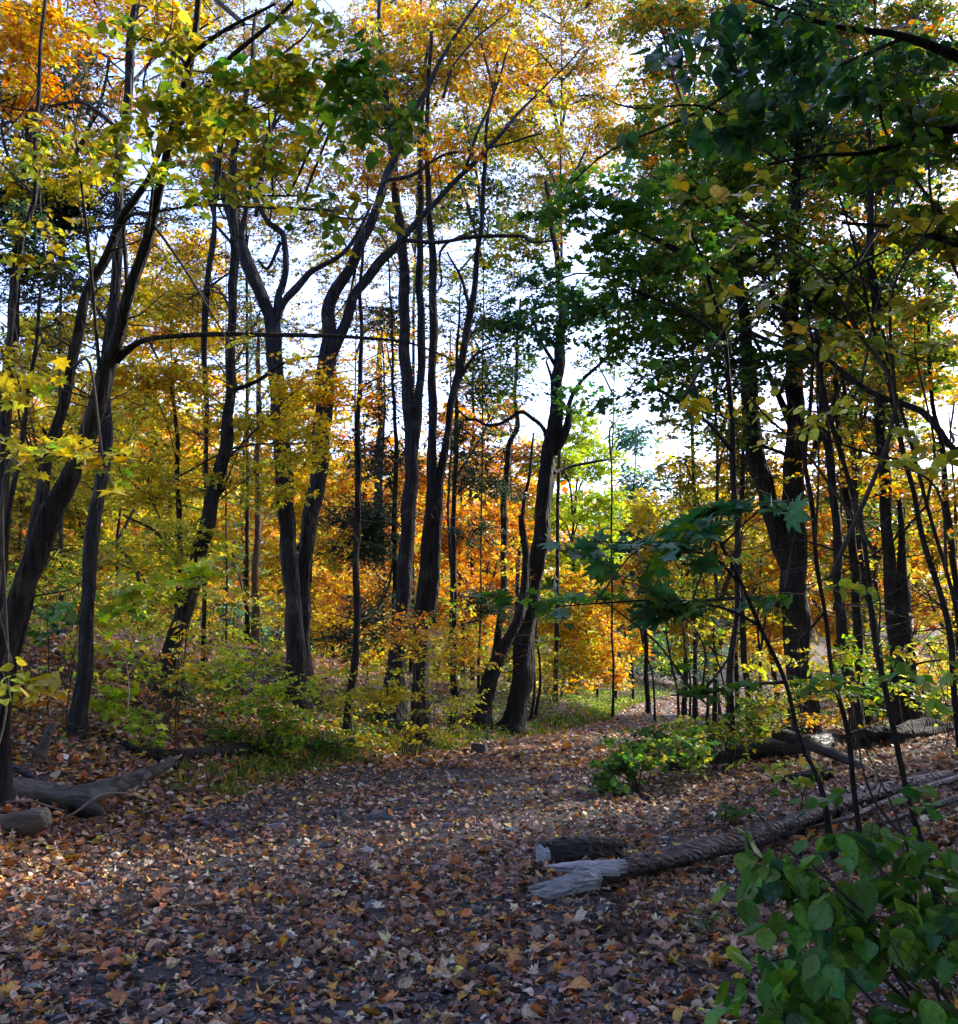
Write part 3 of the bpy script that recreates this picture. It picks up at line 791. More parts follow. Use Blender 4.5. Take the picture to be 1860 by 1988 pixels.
# ------------------------------------------------------------------ right side
tree('great_oak', 'massive black oak trunk on the right with a side stem rising from its waist', 'oak', None,
     [(1558,1432,60),(1558,1390,54),(1556,1325,50),(1548,1213,49),(1540,1130,48),(1537,1063,46),(1540,963,43),(1545,880,40),(1543,796,36),(1541,700,32),(1540,600,28),(1541,500,24),(1540,433,22),(1548,350,19),(1553,283,17),(1560,150,14),(1562,0,11)],
     [[(1530,1100,34),(1513,1050,36),(1495,990,36),(1478,920,34),(1464,850,33),(1457,796,32),(1452,720,29),(1448,640,24),(1440,560,20),(1430,450,16),(1420,330,12),(1400,200,9)],
      [(1540,830,18),(1520,790,15),(1500,740,11),(1480,690,8),(1440,600,6)],[(1570,900,14),(1590,850,12),(1640,790,8,-.5),(1690,740,6,-1)],
      [(1530,1180,16),(1490,1165,11,-.4),(1450,1160,8,-.8),(1380,1165,6,-1.2),(1290,1170,4,-1.6)],
      [(1541,640,12),(1600,560,9,-.5),(1660,520,6,-1),(1730,480,5,-1.5)],[(1440,560,10),(1380,520,8,-.4),(1310,480,6,-.8),(1240,440,4,-1.1)]],
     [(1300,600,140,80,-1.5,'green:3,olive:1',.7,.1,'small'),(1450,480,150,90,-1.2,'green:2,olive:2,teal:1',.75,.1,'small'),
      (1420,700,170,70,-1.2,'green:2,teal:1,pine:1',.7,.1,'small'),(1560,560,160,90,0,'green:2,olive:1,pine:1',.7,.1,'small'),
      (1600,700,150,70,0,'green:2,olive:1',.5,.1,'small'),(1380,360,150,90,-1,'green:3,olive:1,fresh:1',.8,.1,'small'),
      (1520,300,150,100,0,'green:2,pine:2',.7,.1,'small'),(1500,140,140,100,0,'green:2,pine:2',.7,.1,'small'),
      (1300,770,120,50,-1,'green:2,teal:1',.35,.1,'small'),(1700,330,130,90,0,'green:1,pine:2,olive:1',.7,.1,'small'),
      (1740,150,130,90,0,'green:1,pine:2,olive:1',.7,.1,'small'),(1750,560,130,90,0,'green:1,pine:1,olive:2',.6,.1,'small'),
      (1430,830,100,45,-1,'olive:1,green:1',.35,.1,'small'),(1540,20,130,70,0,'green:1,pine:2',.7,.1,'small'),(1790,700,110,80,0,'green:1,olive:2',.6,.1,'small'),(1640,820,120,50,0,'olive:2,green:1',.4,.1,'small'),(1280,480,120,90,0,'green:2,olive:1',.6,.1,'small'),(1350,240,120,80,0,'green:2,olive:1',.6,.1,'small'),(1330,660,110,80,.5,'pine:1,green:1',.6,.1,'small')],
     rough=.08, sides=16, dead=40, tw=1.3)
tree('green_maple', 'young maple with a broad spray of fresh green leaves above the path bend', 'maple', 12.5,
     [(1418,1440,14),(1420,1300,13),(1432,1163,12),(1427,996,12),(1425,880,11),(1418,760,10),(1400,640,9),(1370,520,7),(1330,420,5)],
     [[(1425,880,8),(1350,800,6),(1250,740,4)],[(1405,660,8),(1320,600,6),(1210,560,4)],[(1380,540,7),(1280,470,5),(1160,420,3)]],
     [(1130,390,130,70,0,'fresh:3,green:2',.75,.11,'maple'),(1270,370,150,70,0,'fresh:3,green:2',.8,.11,'maple'),(1190,500,120,80,0,'green:2,fresh:2',.75,.11,'maple'),
      (1170,600,120,55,0,'green:3,teal:1',.6,.11,'maple'),(1260,670,120,60,0,'green:2,teal:1,fresh:1',.6,.11,'maple'),(1330,480,120,70,0,'green:2,fresh:1',.6,.11,'maple'),
      (1050,560,80,50,0,'green:2,teal:2',.35,.11,'maple'),(1080,650,100,35,0,'teal:2,green:1',.35,.1,'maple'),(1270,760,110,45,0,'teal:1,green:2',.4,.1,'maple')], sides=8, single=120, scale=.6, dead=20)
tree('young_maple', 'near young maple holding out dark blue-green lobed leaves low over the path', 'maple', 7.6,
     [(1610,1610,10),(1590,1512,9),(1560,1441,9),(1523,1325,8),(1473,1213,9),(1433,1130,8),(1400,1060,6),(1370,980,4)],
     [[(1523,1325,7),(1450,1330,5,-.2),(1380,1345,4,-.3),(1300,1350,3,-.4)],[(1473,1213,7),(1400,1180,5,-.2),(1300,1165,4,-.4),(1180,1170,3,-.6),(1060,1180,2,-.8)],
      [(1433,1130,6),(1380,1080,5),(1280,1060,4,-.3),(1140,1050,2,-.5)],[(1400,1060,5),(1450,1010,4),(1490,980,2)]],
     [(1250,1060,180,45,-.4,'teal:3,green:1',.75,.14,'maplen',dict(hang=.35,tilt=.35)),(1390,1010,130,45,-.2,'teal:3,green:1',.75,.15,'maplen',dict(hang=.35,tilt=.35)),
      (1170,1165,190,28,-.6,'fresh:2,green:1',.85,.12,'maplen',dict(hang=.05,tilt=.3)),(1300,1160,110,30,-.4,'green:2,teal:2',.9,.14,'maplen',dict(hang=.3,tilt=.35)),
      (1350,1335,110,25,-.3,'green:2,fresh:1',.7,.12,'maplen',dict(hang=.1,tilt=.35)),(1490,1000,70,30,0,'teal',.6,.15,'maplen'),(1430,1130,90,40,0,'green:1,teal:1',.3,.13,'maplen')],
     sides=8, single=200, scale=1.1, dead=16)
tree('near_elm', 'near tree off the right edge whose drooping glossy green boughs fill the top right corner', 'elm', 4.8,
     [(2350,1900,200),(2330,1300,190),(2290,700,180),(2260,100,150),(2240,-500,120)],
     [[(2280,500,60),(2100,250,40,-.2),(1900,130,26,-.3),(1760,75,18,-.4),(1640,50,12,-.5),(1540,20,8,-.6),(1440,-10,6,-.6)],
      [(2270,450,60),(2060,330,36,.2),(1860,250,20,.2),(1700,290,11,.2),(1600,300,8,0),(1500,320,6,-.2)],
      [(2290,700,50),(2080,560,30,.5),(1880,480,18,.5),(1750,440,10,.5),(1640,430,7,.4)],
      [(2280,800,50),(2080,720,26,.6),(1900,640,16,.6),(1860,870,14,.7),(1790,800,14,.8),(1700,760,12,.9),(1600,690,9,1),(1480,640,6,1)]],
     [(1480,60,170,80,-.7,'teal:3,fresh:2',.85,.072,'ovaln',dict(hang=.7,tilt=.5)),(1440,230,110,90,-.6,'teal:3,fresh:1,ygold:.3',.75,.072,'ovaln',dict(hang=.8,tilt=.5)),
      (1560,180,120,90,-.4,'teal:2,green:1,fresh:2',.6,.08,'ovaln',dict(hang=.8,tilt=.5)),(1700,120,130,90,.3,'green:2,teal:2,olive:1',.7,.075,'oval',dict(hang=.7)),
      (1800,260,110,110,.5,'green:3,olive:1',.7,.07,'oval',dict(hang=.6)),(1680,330,120,80,.4,'green:3,olive:1,ygold:.5',.6,.07,'oval'),
      (1330,110,110,60,-.4,'teal:2,green:1',.4,.08,'ovaln',dict(hang=.9)),(1190,290,60,30,-.5,'teal:2,green:1',.25,.08,'ovaln',dict(hang=1)),
      (1230,210,90,30,-.3,'teal:1,olive:1',.25,.07,'oval'),(1800,460,90,90,.6,'green:2,olive:2',.6,.07,'oval')],
     sides=16, single=260, scale=1.25, tw=.9)
tree('yellow_sapling', 'near slender sapling on the right with large sparse yellow-green leaves', 'sapling', 5.2,
     [(1900,1560,10),(1868,1300,9),(1830,1080,8),(1773,880,7),(1735,740,6),(1690,600,6),(1640,420,4),(1600,300,3)],
     [[(1773,900,6),(1690,880,5,-.1),(1580,850,4,-.2),(1450,830,3,-.3),(1330,770,2,-.4)],[(1735,740,6),(1650,640,5,-.1),(1520,560,4,-.2),(1400,500,3,-.3)],
      [(1690,600,5),(1600,500,4,-.1),(1480,440,3,-.2),(1370,380,2,-.2)],[(1800,980,5),(1720,1060,4,-.2),(1610,1120,3,-.3),(1500,1150,2,-.3)]],
     [(1400,400,140,90,-.3,'ygold:1,olive:4,rust:.5',.3,.064,'ovaln',dict(hang=.4)),(1500,520,150,80,-.3,'ygold:1,olive:4,yg:1',.28,.064,'ovaln',dict(hang=.4)),
      (1650,620,170,80,-.2,'ygold:2,yg:1,olive:3',.26,.064,'ovaln',dict(hang=.4)),(1480,800,150,80,-.3,'ygold:2,yg:1,olive:1',.14,.064,'ovaln',dict(hang=.4)),
      (1380,780,80,60,-.4,'ygold:1,gold:.5',.22,.06,'ovaln',dict(hang=.5)),(1700,880,140,80,-.2,'yg:2,ygold:1',.16,.06,'ovaln'),
      (1810,430,60,60,-.2,'ygold:2,gold:.5',.35,.07,'ovaln'),(1780,700,80,80,-.1,'yg:1,olive:1',.25,.06,'ovaln'),
      (1540,1050,110,60,-.3,'yg:1,lime:.6',.09,.06,'ovaln')], sides=8, single=300, scale=.95, dead=20)
tree('yellow_sapling', 'leaning pole sapling at the right edge with pale green leaf clusters low down', 'sapling', 6.0,
     [(1770,1560,11),(1737,1425,11),(1717,1325,10),(1697,1213,10),(1677,1096,9),(1660,1000,9),(1640,900,8),(1612,800,9),(1590,700,7),(1560,560,5)],
     [[(1717,1325,5),(1780,1290,4),(1840,1280,3)],[(1677,1096,5),(1600,1060,4),(1520,1040,3)]],
     [(1830,1250,60,110,-.4,'lime:1,yg:2,fresh:1',.35,.09,'ovaln'),(1660,1120,70,60,-.2,'lime:1,yg:1',.18,.08,'ovaln'),(1760,1300,90,40,-.3,'fresh:1,yg:1',.3,.08,'ovaln')], sides=8, single=60, dead=12)
tree('yellow_sapling', 'slender sapling in front of the great oak bearing one whorl of pale leaves', 'sapling', 7.2,
     [(1660,1560,10),(1640,1425,10),(1617,1325,9),(1607,1263,9),(1597,1160,8),(1587,1063,8),(1577,970,10),(1567,880,9),(1572,760,7),(1585,640,5)],
     [[(1600,1190,5),(1560,1240,4,-.2),(1530,1300,3,-.3)]],
     [(1555,1318,55,28,-.4,'lime:1,yg:1,fresh:1',1.0,.1,'ovaln',dict(hang=.1,tilt=.3)),(1590,800,80,60,0,'ygold:1,yg:1',.15,.08,'ovaln')], sides=8, single=40, dead=10)
rt = [('straight dark pole tree rising right of the great oak',15,[(1740,1310,26),(1737,1263,24),(1727,1096,22),(1717,930,21),(1707,763,20),(1700,600,17),(1690,420,13),(1685,250,9)]),
      ('dark slanting tree close right of the great oak',14,[(1655,1345,22),(1633,1196,20),(1625,1060,18),(1612,900,17),(1600,780,14),(1585,640,10)]),
      ('paired dark pole, second trunk from the great oak',16,[(1676,1340,19),(1660,1146,17),(1650,1000,16),(1632,860,14),(1622,740,11),(1610,600,8)]),
      ('slim dark pole leaning left behind the pale-leaved sapling',17,[(1712,1330,15),(1690,1180,14),(1668,1040,13),(1655,900,12),(1640,760,9),(1625,600,6)]),
      ('lean dark trunk with a slight bow at the far right',12,[(1850,1310,12),(1836,1200,12),(1800,1080,12),(1775,950,11),(1750,850,10),(1733,780,8),(1710,640,6)]),
      ('short dark trunk in shade at the right edge',15,[(1762,1320,34),(1757,1240,32),(1752,1150,26),(1750,1050,14),(1748,960,8)]),
      ('thin dark tree left of the great oak, standing in yellow brush',17,[(1450,1330,14),(1447,1296,13),(1440,1163,12),(1433,1050,11),(1440,930,9),(1445,800,7)]),
      ('far right slender trunk against the pink sky gap',16,[(1868,1300,14),(1850,1080,13),(1830,900,11),(1810,760,9),(1800,600,6)])]
for lab, y, tr in rt:
    u0, v0 = tr[-1][0], tr[-1][1]
    tree('pole_tree', lab, 'tree', y, tr, [], [(u0, v0 + 60, 90, 90, .5, 'olive:1,green:1,orange:1', .35, .09, 'small'),
         (tr[3][0], tr[3][1], 80, 60, 1, 'gold:1,orange:1,ygold:1', .25, .08, 'small')], sides=9, dead=26)

# thin saplings beside the path bend
sl = [(1340,1420,1322,1100,5),(1318,1425,1290,1150,5),(1372,1418,1366,1120,6),(1410,1425,1385,1180,5),(1160,1360,1130,1150,5),(1195,1360,1180,1130,5),(1230,1362,1205,1140,5),
      (1040,1398,1048,1150,6),(1030,1400,1042,1200,6),(1272,1400,1240,1160,4),(880,1428,878,1150,8),(855,1440,900,1330,6),(1090,1350,1085,1160,4),(1450,1440,1500,1150,6),(1470,1430,1478,1080,6)]
for i, (u0, v0, u1, v1, w) in enumerate(sl):
    g = G(u0, v0)
    tree('bare_sapling', ['tallest thin sapling standing in the weeds right of the path bend', 'thin sapling left of the tallest one at the path bend', 'slim upright sapling between path bend and great oak',
        'slim sapling leaning left, right of the slim upright one', 'first thin sapling on the verge beyond the bend, below the lime tree', 'second thin sapling on the verge beyond the bend', 'third thin sapling on the verge beyond the bend, nearest the path',
        'thin sapling close against the right side of the thick oak', 'thinner sapling behind the one against the thick oak', 'whippy sapling rising out of the dark green weedy bush', 'slim dark sapling in front of the hemlock base',
        'short sapling slanting right before the shorter leaning trunk', 'far slight sapling in the golden glow', 'sapling leaning right before the great oak', 'upright sapling just left of the great oak foot'][i],
         'sapling', float(g[1]), [(u0, v0, w), ((u0*2+u1)/3+6, (v0*2+v1)/3, w*.9), ((u0+u1*2)/3-4, (v0+v1*2)/3, w*.75), (u1, v1, w*.4)], [],
         [(u1, v1+30, 45, 50, 0, 'yg:1,ygold:1,fresh:1', .2, .07, 'small')], group='thin saplings beside the path', sides=6, dead=8, deadlen=.8)

# ------------------------------------------------------------------ shrubs and young growth
def shrub(name, label, cat, base, blobs, stems=7, single=0, Y=None, group=None, scale=1.0, dead=0):
    g = G(*base) if Y is None else None
    if g is None:
        q = P(base[0], base[1], Y); g = np.array([q[0], Y, float(H(q[0], Y))])
    root = thing(name, tuple(g), label, cat, group)
    bb = [B(b, float(g[1])) for b in blobs]
    skel = []; bag = Bag()
    for i in range(stems):
        b = bb[i % len(bb)]
        c = P(b['u'], b['v'], b['Y'])
        e = c + R.normal(0, .5, 3) * np.array([px2m(b['ru'], b['Y']), .2, px2m(b['rv'], b['Y'])])
        s0 = g + np.array([R.normal(0, .08), R.normal(0, .08), -.03])
        m = s0 + (e - s0) * np.array([.3, .3, .6])
        pth = catmull([s0, m, e], 5); r = .004 + .006 * R.random()
        bag.add(*tube(pth, np.linspace(r, r * .4, len(pth)), 5, .05, cap=False)); skel.append(pth)
    V, F, _ = bag.get(); part('stems', V, F, M_TWIG, root, kind='stuff')
    add_foliage(root, skel, bb, single=single, feeders=True, rtwig=.6, scale=scale)
    return root
shrub('green_shrub', 'near leafy shrub with big glossy dark green pointed leaves in the bottom right corner', 'shrub', (1990,1900),
      [(1540,1690,60,60,-.1,'teal:1,fresh:4',.8,.066,'ovaln',dict(hang=.9,tilt=.45)),(1560,1860,60,70,-.2,'teal:1,fresh:3',.8,.066,'ovaln',dict(hang=.9,tilt=.45)),(1590,1720,110,90,-.1,'teal:1,fresh:3,fresh:1',.9,.066,'ovaln',dict(hang=.9,tilt=.45)),(1760,1640,110,80,0,'teal:1,fresh:3',.9,.066,'ovaln',dict(hang=.9,tilt=.45)),
       (1720,1800,130,90,-.2,'teal:1,fresh:3,fresh:1',1.0,.066,'ovaln',dict(hang=.9,tilt=.45)),(1590,1900,110,80,-.3,'teal:1,fresh:3,fresh:1',.8,.066,'ovaln',dict(hang=.9,tilt=.45)),
       (1790,1930,110,80,-.3,'teal:1,fresh:3,green:1',.9,.068,'ovaln',dict(hang=.9,tilt=.45)),(1520,1640,50,30,0,'fresh:1,teal:1',.5,.068,'ovaln',dict(hang=.6)),
       (1700,1560,90,35,.2,'teal:1,fresh:4',.6,.068,'ovaln'),(1840,1740,70,110,0,'teal:1,fresh:3,fresh:1',.9,.068,'ovaln',dict(hang=.9))],
      stems=10, single=300, Y=2.9, scale=1.5)
shrub('spicebush', 'bright yellow-green bush on the left verge before the forked trees', 'bush', (520,1470),
      [(510,1370,75,45,0,'lime:2,yg:1,fresh:1',.9,.075,'small'),(450,1440,80,40,0,'lime:1,fresh:2',.7,.07,'small'),(560,1330,60,40,0,'yg:1,lime:2',.6,.07,'small'),
       (430,1330,90,50,.5,'yg:1,lime:1,fresh:1',.6,.07,'small'),(470,1270,80,50,.8,'ygold:1,lime:1',.5,.07,'small'),(545,1430,60,40,0,'lime:1,fresh:1',.6,.07,'small')], stems=14, scale=.85)
shrub('maple_seedling', 'arching stem with bright lime maple leaves over the bank left of the crooked tree', 'seedling', (350,1475),
      [(225,1355,55,30,-.2,'lime:3,yg:1',1.0,.1,'maple',dict(tilt=.4)),(270,1400,45,30,-.1,'lime:3',.9,.1,'maple'),(300,1440,40,22,0,'lime:2,fresh:1',.7,.09,'maple'),(215,1320,30,18,-.2,'ygold:1,lime:1',.8,.1,'maple')],
      stems=5, single=60)
shrub('maple_seedling', 'seedling with lime and yellow maple leaves standing before the crooked tree', 'seedling', (330,1440),
      [(390,1105,55,28,-.2,'lime:3,ygold:1',1.1,.12,'maple',dict(tilt=.4)),(290,1150,65,45,-.2,'lime:2,yg:2',.8,.12,'maple'),(370,1140,40,25,0,'lime:2,ygold:1',.7,.11,'maple'),
       (230,1190,50,30,0,'fresh:2,lime:1',.5,.11,'maple'),(230,1230,60,30,0,'lime:2,ygold:1',.5,.11,'maple')], stems=6, single=80)
shrub('maple_seedling', 'seedling with large yellow and lime leaves before the dark trunk bases at left', 'seedling', (300,1420),
      [(370,1310,70,18,-.2,'ygold:2,lime:1,gold:.5',1.0,.12,'oval',dict(tilt=.4)),(330,1290,60,25,0,'yg:1,lime:1',.5,.1,'oval'),(400,1255,60,40,.3,'rust:1,gold:1,ygold:1',.4,.09,'oval')], stems=5, single=50)
shrub('yellow_seedling', 'low plant with big golden leaves at the foot of the left leaning stems', 'seedling', (60,1420),
      [(85,1315,50,30,-.3,'gold:4,ygold:1',1.0,.13,'oval',dict(tilt=.4)),(15,1330,30,45,-.3,'lime:1,ygold:1',.8,.11,'oval'),(60,1350,40,20,-.2,'gold:1,orange:1',.5,.1,'oval')], stems=4, single=50)
shrub('fresh_seedling', 'seedling with blue-green leaves between the leaning stems and the upright tree', 'seedling', (110,1400),
      [(90,1195,45,30,-.3,'fresh:2,teal:1',.8,.12,'maple'),(155,1180,40,20,-.3,'fresh:3,lime:1',.9,.12,'maple'),(70,1240,40,30,-.2,'fresh:1,lime:1',.5,.1,'maple'),(125,1260,50,30,0,'lime:1,yg:1',.4,.1,'maple')], stems=4, single=40)
shrub('beech_thicket', 'wide thicket of small tan and yellow leaves left of the path bend', 'thicket', (800,1445),
      [(870,1250,110,50,0,'rust:1,ygold:2,gold:1',.95,.065,'small',dict(tilt=.35)),(780,1210,90,50,.3,'rust:3,gold:1,orange:1',.7,.065,'small',dict(tilt=.35)),
       (930,1290,80,35,0,'rust:1,gold:2',.7,.065,'small',dict(tilt=.35)),(720,1330,110,60,-.5,'ygold:3,yg:1',.7,.065,'small'),(820,1350,100,60,-.5,'ygold:3,gold:1,olive:1',.7,.065,'small'),
       (660,1390,110,50,-.5,'ygold:1,yg:2,olive:1',.6,.065,'small'),(790,1420,100,35,-.5,'ygold:2,gold:1',.6,.065,'small'),(880,1400,60,50,-.3,'yg:1,lime:1',.4,.07,'small')],
      stems=22, scale=.45, Y=15.5)
shrub('orange_bush', 'rust and orange understorey bush behind the grey twin stems', 'bush', (700,1400),
      [(720,1150,90,60,2,'orange:2,rust:2,gold:1',.7,.08,'small'),(620,1220,80,60,2,'gold:2,orange:1,rust:1',.7,.08,'small'),(640,1130,70,60,3,'orange:2,gold:1',.7,.08,'small')], stems=10, Y=18)
shrub('bush', 'dark green weedy bush hugging the right side of the path just before the bend', 'bush', (1240,1540),
      [(1200,1470,50,40,0,'fresh:2,green:2',1.0,.08,'maple'),(1300,1460,80,35,0,'green:2,fresh:1,yg:1',.8,.075,'small'),(1260,1430,60,30,.5,'green:2,pine:1',.8,.07,'small'),(1180,1510,35,25,-.2,'fresh:3',.9,.08,'maple')],
      stems=12, single=60, scale=1.2)
shrub('bush', 'yellowish weedy bush under the great oak beside the fallen log', 'bush', (1400,1500),
      [(1400,1420,100,45,.3,'green:1,yg:2,olive:1',.8,.075,'small'),(1480,1380,80,50,.5,'olive:1,yg:1,green:1',.6,.07,'small'),(1340,1420,60,40,0,'yg:2,fresh:1',.6,.075,'small')], stems=12)
shrub('bush', 'green bush thick with leaves right behind the great oak base', 'bush', (1700,1420),
      [(1660,1330,90,45,.5,'green:2,fresh:1',.9,.08,'small'),(1760,1350,90,50,.5,'green:2,olive:1',.8,.08,'small'),(1830,1400,60,50,0,'green:1,olive:1',.6,.08,'small')], stems=12)
shrub('bush', 'airy green bush on the far side of the path beyond the bend', 'bush', (1240,1340),
      [(1240,1260,60,50,0,'fresh:1,green:2',.5,.1,'small'),(1200,1310,50,30,0,'green:2,fresh:1',.5,.1,'small'),(1300,1270,60,50,0,'yg:2,fresh:1',.4,.1,'small')], stems=10, Y=36)
shrub('seedling', 'small plant with one yellow and green leaf clump above the long log', 'seedling', (1560,1585),
      [(1545,1505,28,28,0,'lime:1,ygold:2',1.0,.11,'maple'),(1575,1515,25,15,0,'fresh:2',.8,.11,'maple'),(1470,1490,60,20,0,'fresh:1,yg:1',.35,.08,'oval')], stems=3, single=20)
for i, (u, v, pal, lab) in enumerate([(1420,1590,'teal:1,green:1','tiny dark green seedling in the litter behind the long log'),(1375,1800,'green:2,teal:1','low dark green weed in the litter before the long log'),
      (1470,1900,'green:1,teal:1','small round-leaved weed beside the brown stick'),(140,1560,'fresh:2,green:1','little green weed growing on the big left log'),
      (1500,1830,'fresh:1,green:1','small fresh green weed left of the glossy shrub'),(640,1460,'fresh:1,green:1','tufty green weed on the verge left of the path')]):
    shrub('weed', lab, 'weed', (u, v+10), [(u, v-15, 38, 25, 0, pal, .8, .05, 'oval')], stems=4, single=8)

shrub('golden_brush', 'glowing golden brush right of the thick oak where the path bends away', 'bush', (1105,1352),
      [(1110,1290,60,50,0,'gold:4,ygold:1',1.1,.1,'small'),(1080,1210,50,60,.5,'gold:3,orange:1,ygold:1',1.0,.1,'small'),(1170,1240,60,60,.5,'gold:3,orange:2',1.0,.1,'small'),(1130,1170,80,40,1,'gold:2,orange:2',.8,.1,'small'),
       (1190,1310,40,30,0,'orange:2,gold:1,red:.5',.9,.1,'small')], stems=16, Y=30)
shrub('golden_brush', 'golden and lime brush seen low between the forked pair and the twin stems', 'bush', (720,1330),
      [(715,1290,60,35,0,'gold:3,ygold:2',.9,.09,'small'),(850,1310,50,25,0,'lime:2,ygold:1',.7,.09,'small'),(640,1180,50,50,0,'gold:3,orange:1',.7,.09,'small')], stems=10, Y=24)
# ------------------------------------------------------------------ background woods
def far_tree(name, label, cat, u, Y, vtop, wid, pal, cov=1.1, size=.16, shape='small', vbase=1290, trunkw=None, group=None, vlow=None):
    vlow = vlow or vbase - 40
    n = max(2, int((vlow - vtop) / 80))
    bl = []
    for k in range(n + 1):
        f = k / n
        vv = vtop + (vlow - vtop) * f
        prof = math.sin(math.pi * (.18 + .72 * f)) if shape != 'needle' else .25 + .75 * f
        for s in ((-1, 1) if prof * wid > 60 else (0,)):
            bl.append((u + s * wid * .42 * prof + R.normal(0, 10), vv + R.normal(0, 12), wid * .62 * prof + 12, 55, R.normal(0, 1), pal, cov * .8, size, shape, dict(nper=10)))
    tw_ = trunkw or (4.5 if name == 'airy_tree' else 9)
    tree(name, label, cat, Y, [(u, vbase, tw_), (u + R.normal(0, 6), (vbase + vtop) / 2, tw_ * .7), (u + R.normal(0, 10), vtop + 20, tw_ * .25)], [], bl, group=group, sides=6, tw=2.2)
FT = [
 ('far_maple','glowing golden maple far behind the crooked tree','maple',330,26,500,150,'gold:3,orange:1',.9,.1),
 ('far_maple','golden-green tree behind the leaning stems at far left','maple',110,24,640,170,'ygold:2,gold:2,olive:1',.9,.1),
 ('far_maple','bushy yellow tree low behind the upright tree','maple',240,22,820,170,'ygold:2,yg:2,gold:1',.9,.09),
 ('far_maple','dull olive and brown tree on the slope at the left edge','maple',30,22,900,150,'olive:2,rust:1,ygold:1',.9,.09),
 ('far_maple','yellow-orange tree filling the gap behind the forked pair','maple',600,27,740,120,'gold:2,orange:1,ygold:1',.95,.1),
 ('far_maple','red-orange tree top between forked pair and hemlock','maple',700,32,780,90,'orange:2,red:1,gold:1',.9,.12),
 ('far_maple','fiery orange maple glowing between the twin stems and the thick oak','maple',900,28,840,120,'orange:5,red:1,gold:2',1.05,.11),
 ('far_maple','orange maple right behind the bough of the thick oak','maple',990,34,800,80,'orange:4,gold:2',1.0,.12),
 ('lime_tree','bright lime-yellow rounded tree right of the thick oak','tree',1120,34,820,95,'lime:5',1.3,.13),
 ('far_pine','blue-green pine with flat layered boughs beyond the lime tree','pine',1225,42,850,140,'farpine',2.0,.35,'needle'),
 ('far_pine','pale green pine top standing in the sky gap left of the twin stems','pine',480,34,560,90,'farpine:2,olive:1',.5,.25,'needle'),
 ('far_maple','low orange tree on the rise beyond the pine','maple',1200,55,985,130,'orange:3,rust:1',1.0,.2),
 ('far_maple','yellow tree beyond the path bend right of the lime tree','maple',1330,25.5,900,110,'ygold:2,gold:2',.9,.11),
 ('far_maple','deep golden tree behind the side stem of the great oak','maple',1430,27,830,110,'gold:3,orange:1,ygold:1',.95,.11),
 ('far_maple','orange tree seen between the great oak and the pole trees','maple',1620,26,760,110,'orange:3,gold:2',.9,.11),
 ('far_maple','rusty orange tree behind the straight pole tree','maple',1750,28,900,110,'orange:2,gold:1,rust:1',.9,.11),
 ('far_maple','golden tree at the right edge behind the bowed trunk','maple',1850,25,780,100,'gold:2,ygold:1,olive:1',.8,.1),
 ('far_maple','low golden tree whose foliage glows at path level beyond the bend','maple',1110,33,1130,110,'gold:4,orange:1,ygold:1',1.3,.11),
 ('far_maple','low orange tree just right of the glowing gold one','maple',1255,26,1110,90,'orange:2,gold:2,red:.5',1.1,.11),
 ('far_maple','low amber tree behind the young maple','maple',1390,26,1080,100,'orange:1,gold:3',1.1,.1),
 ('far_maple','low yellow tree between the great oak and the dark poles','maple',1500,27,1130,90,'gold:2,orange:2',1.0,.1),
 ('far_maple','small orange tree at ground level behind the twin stems','maple',780,28,1080,100,'orange:2,gold:2,rust:1',1.0,.1),
 ('far_maple','small orange-yellow tree behind the shorter leaning trunk','maple',940,27,1060,90,'orange:3,gold:1',.9,.1),
 ('far_maple','small golden tree glowing low behind the forked pair','maple',650,26,1080,90,'gold:3,orange:1,ygold:1',1.0,.1),
 ('far_maple','high orange canopy tree behind the top of the leaning stems','maple',120,20,-60,190,'orange:3,rust:2,olive:1',0.40,.085),
 ('far_maple','tall thin-leaved orange tree reaching the top centre left','maple',480,25,-80,190,'ygold:2,olive:3,rust:2,orange:1',0.40,.075),
 ('far_maple','tall orange-brown canopy tree reaching the top centre','maple',800,27,-80,200,'ygold:2,olive:3,rust:2,orange:1',0.48,.075),
 ('far_maple','tall tawny canopy tree left of the top right greenery','maple',1080,26,-80,180,'ygold:2,olive:3,rust:2,orange:1',0.56,.075),
 ('far_maple','tall mixed green and orange canopy tree over the great oak','maple',1350,24,-80,180,'olive:2,green:1,orange:1',.9,.1),
 ('airy_tree','airy fine-twigged tree veiling the sky between the forked pair and the left stems','tree',440,23,330,170,'olive:2,ygold:1,rust:1,pine:1',.24,.07),
 ('airy_tree','airy fine-leaved tree veiling the sky behind the right forked tree','tree',690,24,260,170,'olive:1,rust:2,ygold:1,pine:1',.24,.07),
 ('airy_tree','airy dull green tree veiling the sky behind the dark twin stems','tree',930,23,260,150,'pine:1,olive:2,green:1',.3,.07),
 ('far_maple','yellow-green tree hanging a leafy curtain left of the great oak','maple',1390,19,560,120,'ygold:2,olive:2,green:1',.5,.085),
 ('far_maple','yellow-green tree hanging a leafy curtain right of the great oak','maple',1680,19,520,130,'ygold:1,olive:2,green:1',.5,.085),
 ('airy_tree','airy green tree thinly filling the sky left of the great oak','tree',1190,25,500,110,'green:2,pine:1,olive:1',.22,.08),
 ('far_maple','dense dark canopy tree behind the top right corner','maple',1700,20,-60,220,'green:2,olive:2,orange:1',1.1,.1),
]
for f in FT:
    nm, lab, cat, u, Y, vt, wd, pal, cov, sz = f[:10]
    sh = f[10] if len(f) > 10 else 'small'
    vlow = None
    if nm == 'airy_tree': vlow = 800
    if vt < 0: vlow = 430 if u < 1200 else 600 if u < 1500 else 820
    far_tree(nm, lab, cat, u, Y, vt, wd, pal, cov, sz, sh, vlow=vlow)

